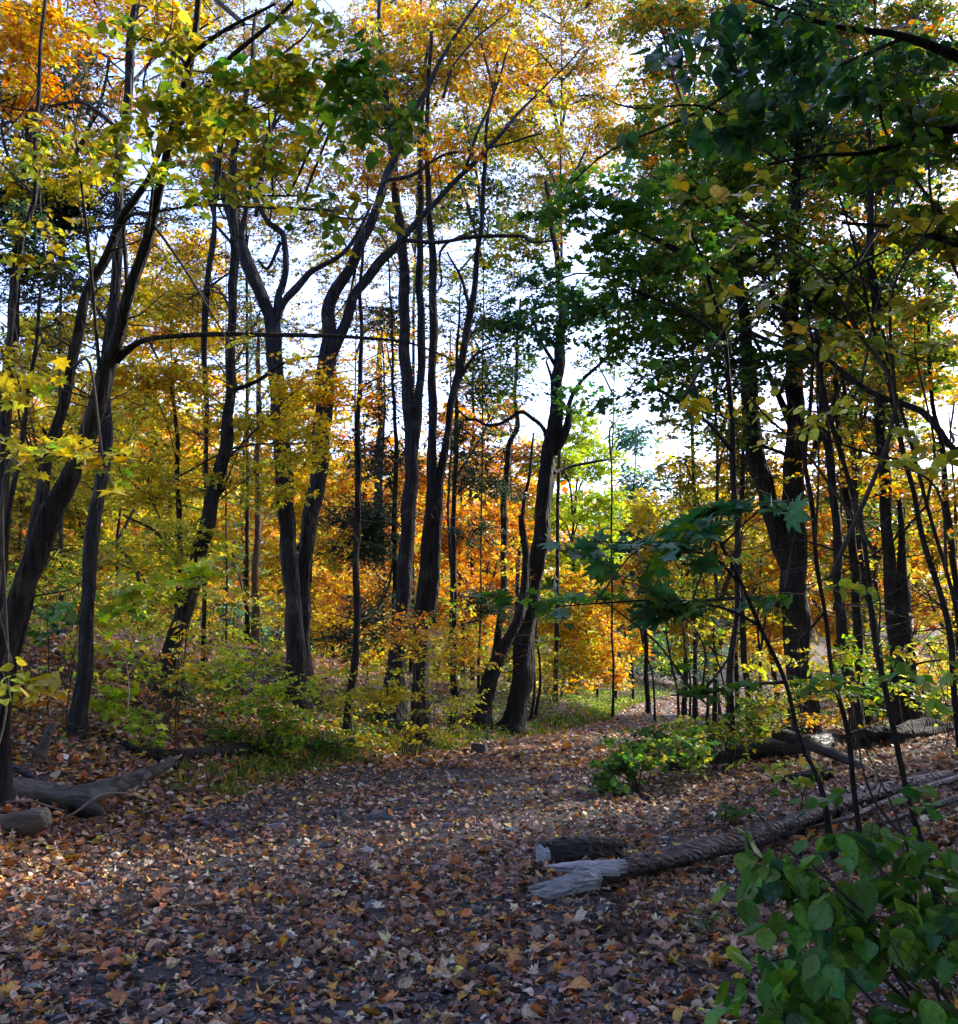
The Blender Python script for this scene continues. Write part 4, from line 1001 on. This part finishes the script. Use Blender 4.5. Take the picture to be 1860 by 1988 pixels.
def woods_around():
    """the wood goes on unseen around the viewer, thickened to shade the foreground"""
    cr = Bag(); tr = Bag()
    for i in range(95):
        if i < 26: y = R.uniform(-4, 15); x = .55 * max(y, 0) + R.uniform(1.6, 5.5)  # unseen near row, added to keep direct sun off the path
        elif i < 55: x, y = R.uniform(5, 30), R.uniform(-12, 22)       # sunward side, made dense to block sun dapples
        elif i < 70: x, y = -R.uniform(5, 16), R.uniform(-12, 14)
        else: x, y = R.uniform(-14, 14), R.uniform(-24, -3)
        if abs(x + .6) < 3.2 and y < 0: x += 4.5 * np.sign(x + .6 + 1e-3)
        if y > 0 and abs(x) < .55 * y + (1.5 if i < 26 else 3): continue
        g = float(H(x, y)); h = R.uniform(11, 17); w = R.uniform(2.6, 4)
        n = 950 if i < 55 else 450
        c = blob_points(np.array([x, y, g + h * .62]), np.array([w, w, h * .38]), n, 14)
        k = ~((c[:, 1] > 1) & (np.abs(c[:, 0]) < .6 * c[:, 1] + .5)); c = c[k]; n = len(c)
        C = pick(['orange:1,gold:2,olive:2', 'green:2,olive:1', 'olive:1,ygold:1,green:1'][i % 3], n)
        cr.add(*leafmesh('small', c, unit(R.normal(0, 1, (n, 3))), unit(R.normal(0, .6, (n, 3)) + [0, 0, 1.]), R.lognormal(0, .25, n) * .58, C, .2, wid=1.3))
        V, F = tube(np.array([[x, y, g - .2], [x, y, g + h * .5], [x + .3, y, g + h * .9]]), np.array([.2, .14, .04]), 7, .05, cap=False)
        tr.add(V, F)
    V, F, C = cr.get(); o = link('woods', mkmesh('woods', V, F, M_LEAF, C), kind='stuff', label='autumn woods going on unseen behind and beside the path, thickened for shade', cat='woods')
    V, F, _ = tr.get(); link('trunks', mkmesh('trunks', V, F, M_BARKG), parent=o, kind='stuff')
woods_around()
def far_woods():
    """the mass of trees beyond, 55 to 130 m away"""
    cr = Bag(); tr = Bag()
    N = 150
    for i in range(N):
        Y = R.uniform(50, 120); x = R.uniform(-.62, .62) * Y
        g = float(H(x, Y)); uu = 930 + x / Y * FPX
        vt = np.interp(uu, [0, 300, 450, 900, 1100, 1180, 1270, 1350, 1860], [650, 700, 800, 830, 900, 1010, 1020, 900, 850]) + R.uniform(0, 120)
        top = CAMZ + (1268 - vt) / FPX * Y
        h = max(3, top - g); w = h * R.uniform(.28, .45)
        n = int(160 + 15 * h * w / 2)
        c = blob_points(np.array([x, Y, g + h * .48]), np.array([w, w, h * .52]), n, 14)
        c[:, 2] = np.maximum(c[:, 2], g + .1)
        pal = ['orange:2,gold:1', 'gold:3,ygold:1', 'rust:2,orange:1', 'olive:1,ygold:1', 'farpine:1,pine:1', 'orange:1,red:1,gold:1'][R.integers(6)]
        C = pick(pal, n)
        cr.add(*leafmesh('small', c, unit(R.normal(0, 1, (n, 3)) + [0, 0, -.3]), unit(R.normal(0, .6, (n, 3)) + [0, 0, 1.]), R.lognormal(0, .25, n) * .48, C, .2, wid=1.3))
        V, F = tube(np.array([[x, Y, g - .2], [x, Y, g + h * .4], [x + .2, Y, g + h * .8]]), np.array([.2, .14, .04]), 5, .02, cap=False)
        tr.add(V, F)
    V, F, C = cr.get(); o = link('far_woods', mkmesh('far_woods', V, F, M_LEAF, C), kind='stuff', label='distant autumn woods closing the view behind all the trees', cat='woods')
    V, F, _ = tr.get(); link('trunks', mkmesh('trunks', V, F, M_BARKG), parent=o, kind='stuff')
far_woods()

# understorey brush: small leaves close to the ground between the trunks, 12 to 45 m away
def understorey():
    bag = Bag(); tw = Bag()
    pals = ['ygold:2,yg:1', 'gold:2,orange:1', 'yg:1,fresh:1,lime:1', 'rust:1,gold:1', 'olive:1,green:1']
    for i in range(520):
        Y = R.uniform(12, 48); x = R.uniform(-.55, .55) * Y
        s, w = path_s(x, Y)
        if abs(s) < w + .9 or (s > 0 and 14 < Y < 34 and s < 4.5): continue
        g = float(H(x, Y)); h = R.uniform(.5, 1.7); r = R.uniform(.4, .9)
        lft = x / Y < -.2
        pal = pals[R.choice(5, p=[.35,.15,.3,.1,.1] if lft else [.25,.25,.2,.1,.2])]
        K = int(12 * r * h * 2.2)
        pts = blob_points(np.array([x, Y, g + h * .6]), np.array([r, r, h * .45]), K, 6)
        L, (p0, p1, LL) = sprays(pts, pal, .075 if Y < 25 else .1, 8, .3, 1.0)
        bag.add(*leafmesh('small', L['pos'], L['d'], L['n'], L['size'], L['C'], .2))
        tw.add(*sticks(p0, p1, .003, .0015))
        b = np.tile([[x, Y, g - .05]], (5, 1)) + R.normal(0, .1, (5, 3)) * [1, 1, 0]
        tw.add(*sticks(b, pts[:5], .007, .003))
    V, F, C = bag.get(); o = link('undergrowth', mkmesh('undergrowth', V, F, M_LEAF, C), kind='stuff', label='tangled knee-high autumn undergrowth filling the wood floor beside the path', cat='undergrowth')
    V, F, _ = tw.get(); link('stems', mkmesh('stems', V, F, M_TWIG), parent=o, kind='stuff')
understorey()

# ground cover and grass along both verges
def verge():
    bag = Bag()
    def ok(x, y):
        s, w = path_s(x, y)
        return np.abs(s) - w
    # leafy ground cover
    N = 26000
    y = R.uniform(10.5, 40, N) ** 1.0; side = np.where(R.random(N) < .62, -1, 1)
    s = np.abs(R.normal(0, 1.1, N)) + .05
    cx = np.interp(y, PY, PX); w = np.interp(y, PY, PW)
    x = cx + side * (w + s * (1 + y * .01))
    keep = (np.sin(x * 2.3 + np.sin(y)) + np.sin(y * 1.7 + x) > -.8) & ~((side > 0) & (y < 13)) & ~((side < 0) & (y < 12.5) & (R.random(N) < .8))
    x, y, s, side = x[keep], y[keep], s[keep], side[keep]; n = len(x)
    z = H(x, y) + R.uniform(.02, .22, n) * np.minimum(1, .3 + s)
    az = R.uniform(0, 6.28, n)
    d = np.stack([np.cos(az), np.sin(az), R.normal(-.1, .3, n)], -1)
    C = pick('fresh:4,green:3,yg:2,lime:1', n)
    bag.add(*leafmesh('small', np.stack([x, y, z], -1), d, unit(np.array([0, 0, 1.]) + R.normal(0, .4, (n, 3))), R.uniform(.04, .085, n), C, .2))
    V, F, C = bag.get()
    link('ground_cover', mkmesh('ground_cover', V, F, M_LEAF, C), kind='stuff', label='low leafy green ground cover along both verges of the path', cat='ground cover')
    # grass blades
    N = 20000
    y = R.uniform(11, 34, N); side = np.where(R.random(N) < .7, -1, 1)
    cx = np.interp(y, PY, PX); w = np.interp(y, PY, PW)
    s = np.abs(R.normal(0, .35, N))
    x = cx + side * (w + s - .1)
    tuft = np.sin(x * 9 + 3 * np.sin(y * 2)) * np.sin(y * 7) > -.1
    tuft &= ~((side > 0) & (y < 14))
    x, y, s = x[tuft], y[tuft], s[tuft]; n = len(x)
    h = R.uniform(.05, .18, n) * np.clip(.5 + s, .5, 1)
    az = R.uniform(0, 6.28, n)
    d = np.stack([np.cos(az) * .45, np.sin(az) * .45, np.ones(n)], -1)
    V, F, C = leafmesh('needle', np.stack([x, y, H(x, y)], -1), d, unit(R.normal(0, 1, (n, 3))), h, pick('fresh:2,green:3,yg:1,rust:1', n), .3, wid=.5)
    link('grass', mkmesh('grass', V, F, M_GRASS, C), kind='stuff', label='thin green grass fringing the edge of the path', cat='grass')
verge()

# ------------------------------------------------------------------ logs, boughs, sticks
def lay(pts, Y=None):
    """points (u, v, width_px) on the ground: G() finds the spot, the log's axis lies a radius above"""
    out, rad = [], []
    for p in pts:
        u, v, w = p[:3]; lift = p[3] if len(p) > 3 else 0
        g = G(u, v + w * .5)
        r = px2m(w, g[1]) / 2
        out.append(g + np.array([0, 0, r * .85 + lift])); rad.append(r)
    return np.array(out), np.array(rad)
def lay_line(pts, Y0, Y1):
    n = len(pts); out = []; rad = []
    for i, p in enumerate(pts):
        Y = Y0 + (Y1 - Y0) * i / (n - 1)
        out.append(P(p[0], p[1], Y)); rad.append(px2m(p[2], Y) / 2)
    return np.array(out), np.array(rad)
def log(name, label, cat, W, r, mat, sides=16, rough=.06, sub=6, root=None, endmat=None):
    pth = catmull(W, sub); rr = np.interp(np.linspace(0, len(r) - 1, len(pth)), np.arange(len(r)), r)
    b = pth[0]
    if root is None:
        root = thing(name, (b[0], b[1], float(H(b[0], b[1]))), label, cat)
    V, F = tube(pth, rr, sides, rough, seed=int(abs(b[0]) * 100))
    part('trunk' if cat == 'log' else 'stem', V, F, mat, root, smooth=True)
    return root, pth, rr

# long log on the right with a torn pale end
gA = G(1125, 1725); 
W = []; r = []
spec = [(1120,1708,38),(1240,1682,37),(1340,1657,38),(1440,1631,40),(1540,1600,41),(1640,1567,37),(1740,1541,28),(1860,1518,22),(2000,1500,18)]
y0 = float(G(1140, 1735)[1])
ys_ = [y0, y0 + .35, y0 + .7, y0 + 1.1, y0 + 1.55, y0 + 2.1, y0 + 2.7, y0 + 3.4, y0 + 4.2]
W = np.array([P(u, v, Y) for (u, v, w), Y in zip(spec, ys_)]); r = np.array([px2m(w, Y) / 2 for (u, v, w), Y in zip(spec, ys_)])
for i in range(len(W)):
    W[i][2] = max(W[i][2], float(H(W[i][0], W[i][1])) + r[i] * .7)
logR, pR, rR = log('fallen_log', 'long dark fallen log sloping up to the right edge, torn pale end at the path', 'log', W, r, M_LOG, sides=20, rough=.07, sub=8)
def splinter(root, pts, Y, name='torn_end', mat=M_WOOD, th=.035):
    """torn wood tongue: tapered flattened bar with a ragged tip"""
    Wp = np.array([P(u, v, Y + dy) for u, v, w, dy in pts]); rr = np.array([px2m(w, Y) / 2 for u, v, w, dy in pts])
    pth = catmull(Wp, 5); r2 = np.interp(np.linspace(0, len(rr) - 1, len(pth)), np.arange(len(rr)), rr)
    V, F = tube(pth, r2, 10, .16, seed=int(pts[0][0]))
    part(name, V, F, mat, root, smooth=False)
for pts in ([(1212,1683,30,.10),(1165,1684,27,.05),(1125,1683,20,.0),(1085,1683,12,-.02),(1056,1682,4,-.04)],
            [(1200,1690,24,.02),(1155,1690,20,.0),(1115,1688,11,-.02),(1078,1690,3,-.04)],
            [(1160,1704,34,-.02),(1130,1707,30,-.08),(1100,1716,24,-.14),(1068,1727,20,-.18),(1045,1733,10,-.2),(1030,1731,3,-.2)],
            [(1150,1712,26,-.05),(1110,1722,22,-.14),(1078,1735,14,-.2),(1058,1742,4,-.22)],
            [(1140,1700,20,-.06),(1105,1706,16,-.12),(1072,1716,12,-.16),(1040,1722,9,-.18),(1026,1726,2,-.18)],
            [(1120,1704,10,-.10),(1116,1694,8,-.10),(1122,1685,2,-.10)]):
    splinter(logR, pts, y0)
# bark stub behind it
gS = float(G(1120, 1690)[1]) + .05
W = np.array([P(1052, 1660, gS), P(1090, 1655, gS + .05), P(1130, 1650, gS + .12), P(1165, 1648, gS + .2), P(1200, 1643, gS + .28)])
r = np.array([px2m(w, gS) / 2 for w in (50, 56, 55, 50, 46)])
for i in range(len(W)): W[i][2] = float(H(W[i][0], W[i][1])) + r[i] * .85
stub, pS, rS = log('log_stub', 'short thick bark stub lying behind the torn end of the long log', 'log', W, r, M_LOG, sides=18, rough=.08)
V, F = tube(np.array([pS[0] - unit(pS[1] - pS[0]) * .012, pS[0] + unit(pS[1] - pS[0]) * .03]), np.array([rS[0] * .93, rS[0] * 1.02]), 18, .05)
part('cut_end', V, F, M_WOOD, stub)

log('fallen_branch', 'thinner bare branch lying against the near side of the long log', 'branch',
    np.array([P(1573,1606,y0+1.3), P(1640,1590,y0+1.5), P(1700,1565,y0+1.9), P(1780,1535,y0+2.4), P(1870,1507,y0+3.0)]), np.array([.008,.022,.026,.028,.03]), M_LOG, 8)
log('fallen_branch', 'dark branch low at the right edge below the long log', 'branch',
    np.array([P(1700,1600,y0+1.3), P(1770,1580,y0+1.6), P(1870,1545,y0+2.0)]), np.array([.01,.025,.03]), M_LOG, 8)
W, r = lay([(1290,1487,26),(1370,1472,32),(1450,1458,36),(1530,1450,36),(1580,1443,34),(1650,1425,26)])
log('fallen_log', 'mossy dark log lying in the weeds at the foot of the great oak', 'log', W, r, M_LOG, 14, .08)
Yb = float(G(1600, 1500)[1])
log('fallen_branch', 'broken dark bough propped slanting down to the right before the great oak', 'branch',
    np.array([P(1505,1422,Yb+1.0), P(1560,1440,Yb+.7), P(1620,1465,Yb+.4), P(1670,1488,Yb+.1), P(1710,1510,Yb-.2)]), np.array([.07,.075,.065,.05,.03]), M_LOG, 10, .12)
W, r = lay([(1650,1440,34),(1700,1428,38),(1750,1424,30),(1800,1412,32),(1850,1412,22),(1900,1400,24)])
log('rotten_log', 'rotting black log in deep shade right of the great oak', 'log', W, r, M_BARK, 18, .26)
W, r = lay([(1610,1500,28),(1560,1510,24),(1500,1515,16)])
log('rotten_log', 'small black rotten log half buried between the long log and the great oak', 'log', W, r, M_BARK, 12, .16)

# left logs
Yl = float(G(150, 1580)[1])
W = np.array([P(-120,1535,Yl-.6), P(0,1537,Yl-.2), P(80,1545,Yl), P(150,1548,Yl), P(215,1530,Yl+.1), P(265,1508,Yl+.3), P(310,1492,Yl+.5), P(337,1476,Yl+.6)])
r = np.array([px2m(w, Yl) / 2 for w in (60, 56, 50, 46, 38, 26, 24, 19)])
logL, pL, rL = log('fallen_log', 'big weathered grey log at the left edge with a raised arm pointing to the path', 'log', W, r, M_LOGG, 18, .08)
V, F = tube(np.array([P(150,1560,Yl-.1), P(175,1572,Yl-.15), P(200,1575,Yl-.1)]), np.array([.1,.08,.03]), 10, .12)
part('root_stub', V, F, M_LOG, logL, smooth=True)
Ys = float(G(50, 1630)[1])
W = np.array([P(-140,1630,Ys), P(-40,1618,Ys), P(30,1603,Ys), P(70,1592,Ys), P(92,1588,Ys)]); r = np.array([px2m(w, Ys) / 2 for w in (58,58,52,48,40)])
log('log_stub', 'short grey log end poking in at the left edge below the big log', 'log', W, r, M_LOGG, 18, .07)
log('broken_stump', 'pale broken branch standing up on the bank behind the big left log', 'branch',
    np.array([P(66,1500,Yl+.9), P(80,1465,Yl+.95), P(92,1430,Yl+1.0), P(104,1402,Yl+1.05)]), np.array([.075,.065,.045,.03]), M_LOGG, 8, .1)
log('fallen_branch', 'dark forked stick resting on top of the big left log', 'branch',
    np.array([P(5,1480,Yl+.3), P(50,1502,Yl+.2), P(80,1520,Yl+.1), P(105,1533,Yl)]), np.array([.035,.032,.028,.018]), M_LOG, 8, .08)
log('dry_twig', 'pale crooked dry twig lying before the big left log', 'twig',
    np.array([P(118,1592,Yl-.5), P(150,1575,Yl-.45), P(175,1556,Yl-.4), P(200,1543,Yl-.35), P(245,1540,Yl-.3), P(290,1555,Yl-.4)]), np.array([.006,.012,.013,.012,.009,.004]), M_TWIGP, 6, .05)
log('dry_twig', 'thin dark twig crossing in front of the big left log', 'twig',
    np.array([P(-10,1558,Yl-.5), P(60,1556,Yl-.5), P(95,1565,Yl-.55), P(125,1575,Yl-.5)]), np.array([.008,.008,.007,.004]), M_TWIGP, 6, .05)
W, r = lay([(250,1455,14),(330,1463,20),(420,1460,22),(520,1448,20),(600,1447,12)])
log('fallen_log', 'dark log lying under the brush on the left verge', 'log', W, r, M_BARK, 12, .1)
W, r = lay([(520,1452,8),(600,1444,13),(670,1440,14),(715,1415,6,.1)])
log('fallen_branch', 'grey branch on the verge below the beech thicket', 'branch', W, r, M_LOGG, 8, .08)
W, r = lay([(200,1420,10),(260,1455,14),(320,1480,16),(350,1500,12)])
log('fallen_log', 'small dark log slanting down the left bank to the verge', 'log', W, r, M_BARK, 10, .1)
W, r = lay([(1190,1790,16),(1230,1822,16),(1300,1855,15),(1380,1888,18),(1440,1925,22),(1500,1950,24),(1580,1985,26),(1650,2010,26)])
log('fallen_branch', 'long brown stick lying in the litter toward the bottom right corner', 'branch', W, r, M_BARKB, 8, .08)
W, r = lay([(742,1905,5),(765,1885,12),(790,1862,14),(800,1850,6)])
log('dry_twig', 'short dark stick on the path near the bottom centre', 'twig', W, r, M_BARK, 7, .06)
W, r = lay([(1180,1745,6),(1280,1775,6),(1370,1822,7)])
log('dry_twig', 'thin dark twig in the litter right of the torn log end', 'twig', W, r, M_TWIG, 6, .05)
log('dry_twig', 'pale thin twig standing in the litter left of the glossy shrub', 'twig',
    np.array([P(1508,1752,4.2), P(1520,1715,4.25), P(1530,1695,4.3)]), np.array([.004,.004,.002]), M_TWIGP, 5, .05)
log('dry_twig', 'thin pale stalk rising from the bank below the maple seedlings', 'twig',
    np.array([P(247,1385,8.4), P(250,1330,8.45), P(243,1270,8.5), P(240,1235,8.5)]), np.array([.006,.005,.004,.003]), M_TWIGP, 5, .05)

# ------------------------------------------------------------------ stones and fallen leaves
def stone_mesh(n, size, C, pos, flat=(.15, .45)):
    """flat irregular slate chips: a bevelled polygon slab each"""
    k = 5
    ang = np.linspace(0, 2*np.pi, k, endpoint=False)[None] + R.uniform(0, 1, (n, 1)) + R.normal(0, .24, (n, k))
    rad = R.uniform(.6, 1.1, (n, k)) * size[:, None] / 2
    asp = R.uniform(.5, 1, (n, 1))
    x, y = np.cos(ang) * rad, np.sin(ang) * rad * asp
    rot = R.uniform(0, 6.28, n)[:, None]
    X, Y = x * np.cos(rot) - y * np.sin(rot), x * np.sin(rot) + y * np.cos(rot)
    h = size * R.uniform(flat[0], flat[1], n)
    tx, ty = R.normal(0, .18, (2, n))
    def ring(s, z):
        return np.stack([X * s, Y * s, z[:, None] + X * s * tx[:, None] + Y * s * ty[:, None]], -1)
    V = np.concatenate([ring(1.04, -h * .4), ring(.9, h * .5), (np.stack([0*h, 0*h, h * .6], -1))[:, None]], 1) + pos[:, None]
    f = []
    for i in range(k):
        j = (i + 1) % k; f += [[i, j, k+j], [i, k+j, k+i]]
    f += [[k+i, k+(i+1) % k, 2*k] for i in range(k)]
    f = np.array(f); K = 2*k + 1
    F = (f[None] + (np.arange(n) * K)[:, None, None]).reshape(-1, 3)
    return V.reshape(-1, 3), F, np.repeat(C, K, 0)
SLATE = np.array([(.07,.075,.095),(.10,.11,.14),(.05,.05,.06),(.13,.14,.17),(.09,.085,.095)])
def patch(x, y):       # where the litter thins out and gravel shows
    return .5 + .5 * np.sin(x * 1.9 + 1.3 * np.sin(y * 1.3 + .5)) * np.sin(y * 1.5 + 1.1 * np.sin(x * 1.7) + .6)
def zone(x, y):
    u = 930 + x / y * FPX
    a = ['far left of the path', 'left of the path', 'left of centre', 'centre of the path', 'right of centre', 'litter by the brown stick', 'litter under the glossy shrub'][int(np.digitize(u, [220, 480, 760, 1040, 1240, 1480]))]
    return a + ', ' + ['bottom row', 'near bottom', 'lower part', 'below the torn log', 'beyond the torn log', 'far up the path'][int(np.digitize(y, [4.0, 4.35, 4.9, 6.3, 8.5]))]
# gravel
n = 15000
y = 3.4 + 11 * R.random(n) ** 1.8; x = R.uniform(-.52, .52, n) * y
s, w = path_s(x, y); k = (np.abs(s) < w + .2); x, y = x[k], y[k]; n = len(x)
size = R.lognormal(math.log(.024), .55, n)
V, F, C = stone_mesh(n, size, SLATE[R.integers(0, 5, n)] * R.uniform(.7, 1.2, (n, 1)), np.stack([x, y, H(x, y) + R.uniform(.002, .016, n)], -1))
link('gravel', mkmesh('gravel', V, F, M_STONE, C), kind='stuff', label='loose dark slate gravel covering the path between the leaves', cat='gravel')
# single flat stones
cand = [(640,1788,46),(170,1957,60),(690,1840,40),(1135,1765,30),(60,1925,50),(200,1905,45),(535,1610,60),(455,1635,34),(720,1765,36),(560,1830,50),(80,1895,40),(930,1855,26),(470,1985,50),(710,1655,34),(820,1480,30),(440,1700,28),(520,1700,26),(640,1745,30),(560,1745,30),(250,1935,50),(700,1865,36),
        (850,1940,34),(900,1900,28),(960,1960,30),(300,1860,30),(120,1800,26),(380,1790,30),(880,1770,24),(760,1590,24),(900,1575,30),(940,1610,30),(600,1660,28),(1000,1700,24),(850,1690,30),(770,1830,30),(660,1980,44),(760,1960,34),(1050,1900,22),(1010,1840,20),(350,1660,28),(400,1600,24),(500,1540,20),(680,1530,18),(900,1520,22),(1000,1540,20),(30,1850,30),(1130,1960,26),(820,1890,24),(570,1930,34),(400,1950,40)]
for i, (u, v, wpx) in enumerate(cand):
    g = G(u, v); sz = np.array([px2m(wpx, g[1])])
    c = SLATE[[1, 3, 0, 1, 3][i % 5]][None] * (1.6 if (i % 7 == 6) else 1.0)
    V, F, C = stone_mesh(1, sz, c, np.zeros((1, 3)), (.12, .28))
    pal_ = 'pale blue-grey' if i % 7 == 6 or i % 5 in (1, 4) else 'dark blue-grey'
    shp = 'broad' if wpx > 38 else 'small' if wpx < 27 else 'flat'
    link('stone', mkmesh('stone', V, F, M_STONE, C), label=f'{shp} {pal_} slate stone among leaves, {zone(g[0], g[1])}', cat='stone', group='slate stones on the path', loc=tuple(g + np.array([0, 0, .012])))
g = G(925, 1462); V, F, C = stone_mesh(1, np.array([.42]), SLATE[2][None] * .8, np.zeros((1, 3)), (.4, .45))
link('boulder', mkmesh('boulder', V, F, M_STONE, C), label='dark angular rock on the verge below the shorter leaning trunk', cat='rock', loc=tuple(g + np.array([0, 0, .06])))

LP = 'litter:8,litterpale:1.1,litteryel:.6,litterrust:1.8'
def litter():
    bag = Bag(); near = Bag()
    # near litter, shaped and curled
    def put(n, x, y, shape, size, pal, up=.45, mean=0.0):
        z = H(x, y) + R.uniform(.004, .03, n) + mean
        az = R.uniform(0, 6.28, n)
        d = np.stack([np.cos(az), np.sin(az), R.normal(0, .3, n)], -1)
        nn = unit(np.array([0, 0, 1.]) + R.normal(0, up, (n, 3)))
        return dict(pos=np.stack([x, y, z], -1), d=unit(d), n=nn, size=size, C=pick(pal, n, .38))
    sets = []
    def area(n, y0, y1, dens=1.0, pw=1.25, far=0):
        y = y0 + (y1 - y0) * R.random(n) ** pw
        x = R.uniform(-.53, .53, n) * y
        s, w = path_s(x, y); on = np.abs(s) < w
        p = np.where(on, far + .2 + .55 * patch(x, y) ** 1.1, .95) * dens
        k = R.random(n) < p
        return x[k], y[k]
    singles = []
    for shape, n, pal, sc_ in (('maplen', 650, LP, .07), ('ovaln', 3200, LP, .06), ('oval', 6500, LP, .045), ('maple', 1500, LP, .055)):
        x, y = area(n, 3.3, 5.6, pw=1.0); n = len(x)
        L = put(n, x, y, shape, sc_ * R.lognormal(0, .25, n), pal)
        singles.append((shape, L))
    for shape, n, sc_ in (('maple', 10000, .065), ('oval', 40000, .052)):
        x, y = area(n, 5.4, 15.5, pw=1.15, far=.14); n = len(x)
        L = put(n, x, y, shape, sc_ * R.lognormal(0, .25, n), LP)
        for lo, sh in ((True, shape), (False, 'small')):
            k = (y < 9) == lo
            bag.add(*leafmesh(sh, L['pos'][k], L['d'][k], L['n'][k], L['size'][k], L['C'][k], .55, wid=None if lo else 1.35))
    n = 16000; y = 3.4 + 5 * R.random(n) ** 1.2; x = R.uniform(-.53, .53, n) * y
    L = put(n, x, y, 'small', .02 * R.lognormal(0, .45, n), 'litter:8,litterpale:1,litterrust:1')
    bag.add(*leafmesh('small', L['pos'] - [0, 0, .006], L['d'], L['n'], L['size'], L['C'], .4))
    nt_ = 700; y = 3.4 + 7 * R.random(nt_) ** 1.2; x = R.uniform(-.53, .53, nt_) * y; az = R.uniform(0, 6.28, nt_); ln = R.uniform(.04, .16, nt_)
    q0 = np.stack([x, y, H(x, y) + .015], -1); q1 = q0 + np.stack([np.cos(az) * ln, np.sin(az) * ln, R.normal(0, .008, nt_)], -1)
    V, F = sticks(q0, q1, .0025, .0012); bag.add(V, F, np.repeat([[.07, .05, .04]], len(V), 0))
    x, y = area(70000, 14.0, 44, pw=1.35, far=.4); n = len(x)
    L = put(n, x, y, 'small', .066 * R.lognormal(0, .3, n), 'litter:3,litterrust:4,litterpale:1,litteryel:1')
    bag.add(*leafmesh('small', L['pos'], L['d'], L['n'], L['size'], L['C'], .3, wid=1.4))
    # extra litter on the left bank, brighter orange
    n = 9000; y = R.uniform(6.5, 16, n); x = np.interp(y, PY, PX) - np.interp(y, PY, PW) - R.uniform(-.2, 5, n)
    k = x / y > -.6; x, y = x[k], y[k]; n = len(x)
    L = put(n, x, y, 'oval', .08 * R.lognormal(0, .25, n), 'litterrust:4,litter:3,litterpale:1,litteryel:1.2')
    bag.add(*leafmesh('oval', L['pos'], L['d'], L['n'], L['size'], L['C'], .3))
    # the largest in view become objects of their own
    sc2 = []
    for si, (shape, L) in enumerate(singles):
        ok, zs, u, w = in_view(L['pos'], 0)
        p = L['size'] * FPX / zs
        for i in np.nonzero(ok)[0]: sc2.append((p[i], si, i))
    sc2.sort(reverse=True); sc2 = sc2[:290]
    KIND = [('pale tan', 'litterpale'), ('golden yellow', 'litteryel'), ('rust orange', 'litterrust'), ('dull brown', 'litter'), ('dull brown', 'litter'), ('dull brown', 'litter'), ('rust orange', 'litterrust'), ('pale tan', 'litterpale')]
    for si, (shape, L) in enumerate(singles):
        idx = np.array([i for _, s_, i in sc2 if s_ == si], int)
        for kk in range(8):
            sub = idx[kk::8]
            if not len(sub): continue
            nm, pal = KIND[(kk + si) % 8]
            for o in single_leaves(None, L, sub, shape, pal, M_LITTER1, name='fallen_leaf'):
                shp = {'maplen': 'lobed', 'ovaln': 'pointed oval', 'oval': 'rounded', 'maple': 'star-shaped'}[shape]
                szw = 'large' if o.scale[0] > .085 else 'medium' if o.scale[0] > .07 else 'smallish'
                tag(o, f'{szw} {nm} {shp} leaf, {zone(o.location.x, o.location.y)}', 'leaf', 'fallen leaves on the path')
        k = np.ones(len(L['pos']), bool); k[idx] = False
        near.add(*leafmesh(shape, L['pos'][k], L['d'][k], L['n'][k], L['size'][k], L['C'][k], .55))
    for pth, rr in ((pR, rR), (pS, rS), (pL, rL)):
        m_ = int(len(pth) * 9); i_ = R.integers(0, len(pth) - 1, m_)
        q = pth[i_] + R.normal(0, .05, (m_, 3)) * [1, 0, 0]; sd_ = R.choice([-1, -1, 1, 0], m_, p=[.4, .2, .3, .1])
        q[:, 1] += sd_ * rr[i_] * R.uniform(.8, 1.6, m_)
        g_ = H(q[:, 0], q[:, 1]); q[:, 2] = np.where(sd_ == 0, pth[i_][:, 2] + rr[i_] * 1.03, np.maximum(g_, g_ + R.uniform(0, .05, m_)))
        L = dict(C=pick(LP, m_, .38))
        bag.add(*leafmesh('oval', q, R.normal(0, 1, (m_, 3)) * [1, 1, .3], unit(np.array([0, 0, 1.]) + R.normal(0, .5, (m_, 3))), .055 * R.lognormal(0, .25, m_), L['C'], .5))
    V, F, C = near.get(); V2, F2, C2 = bag.get()
    V = np.vstack([V, V2]); F = np.vstack([F, F2 + (len(V) - len(V2))]); C = np.vstack([C, C2])
    link('leaf_litter', mkmesh('leaf_litter', V, F, M_LITTER, C, smooth=False), kind='stuff', label='carpet of brown, tan and orange fallen leaves over path and bank', cat='leaf litter')
litter()
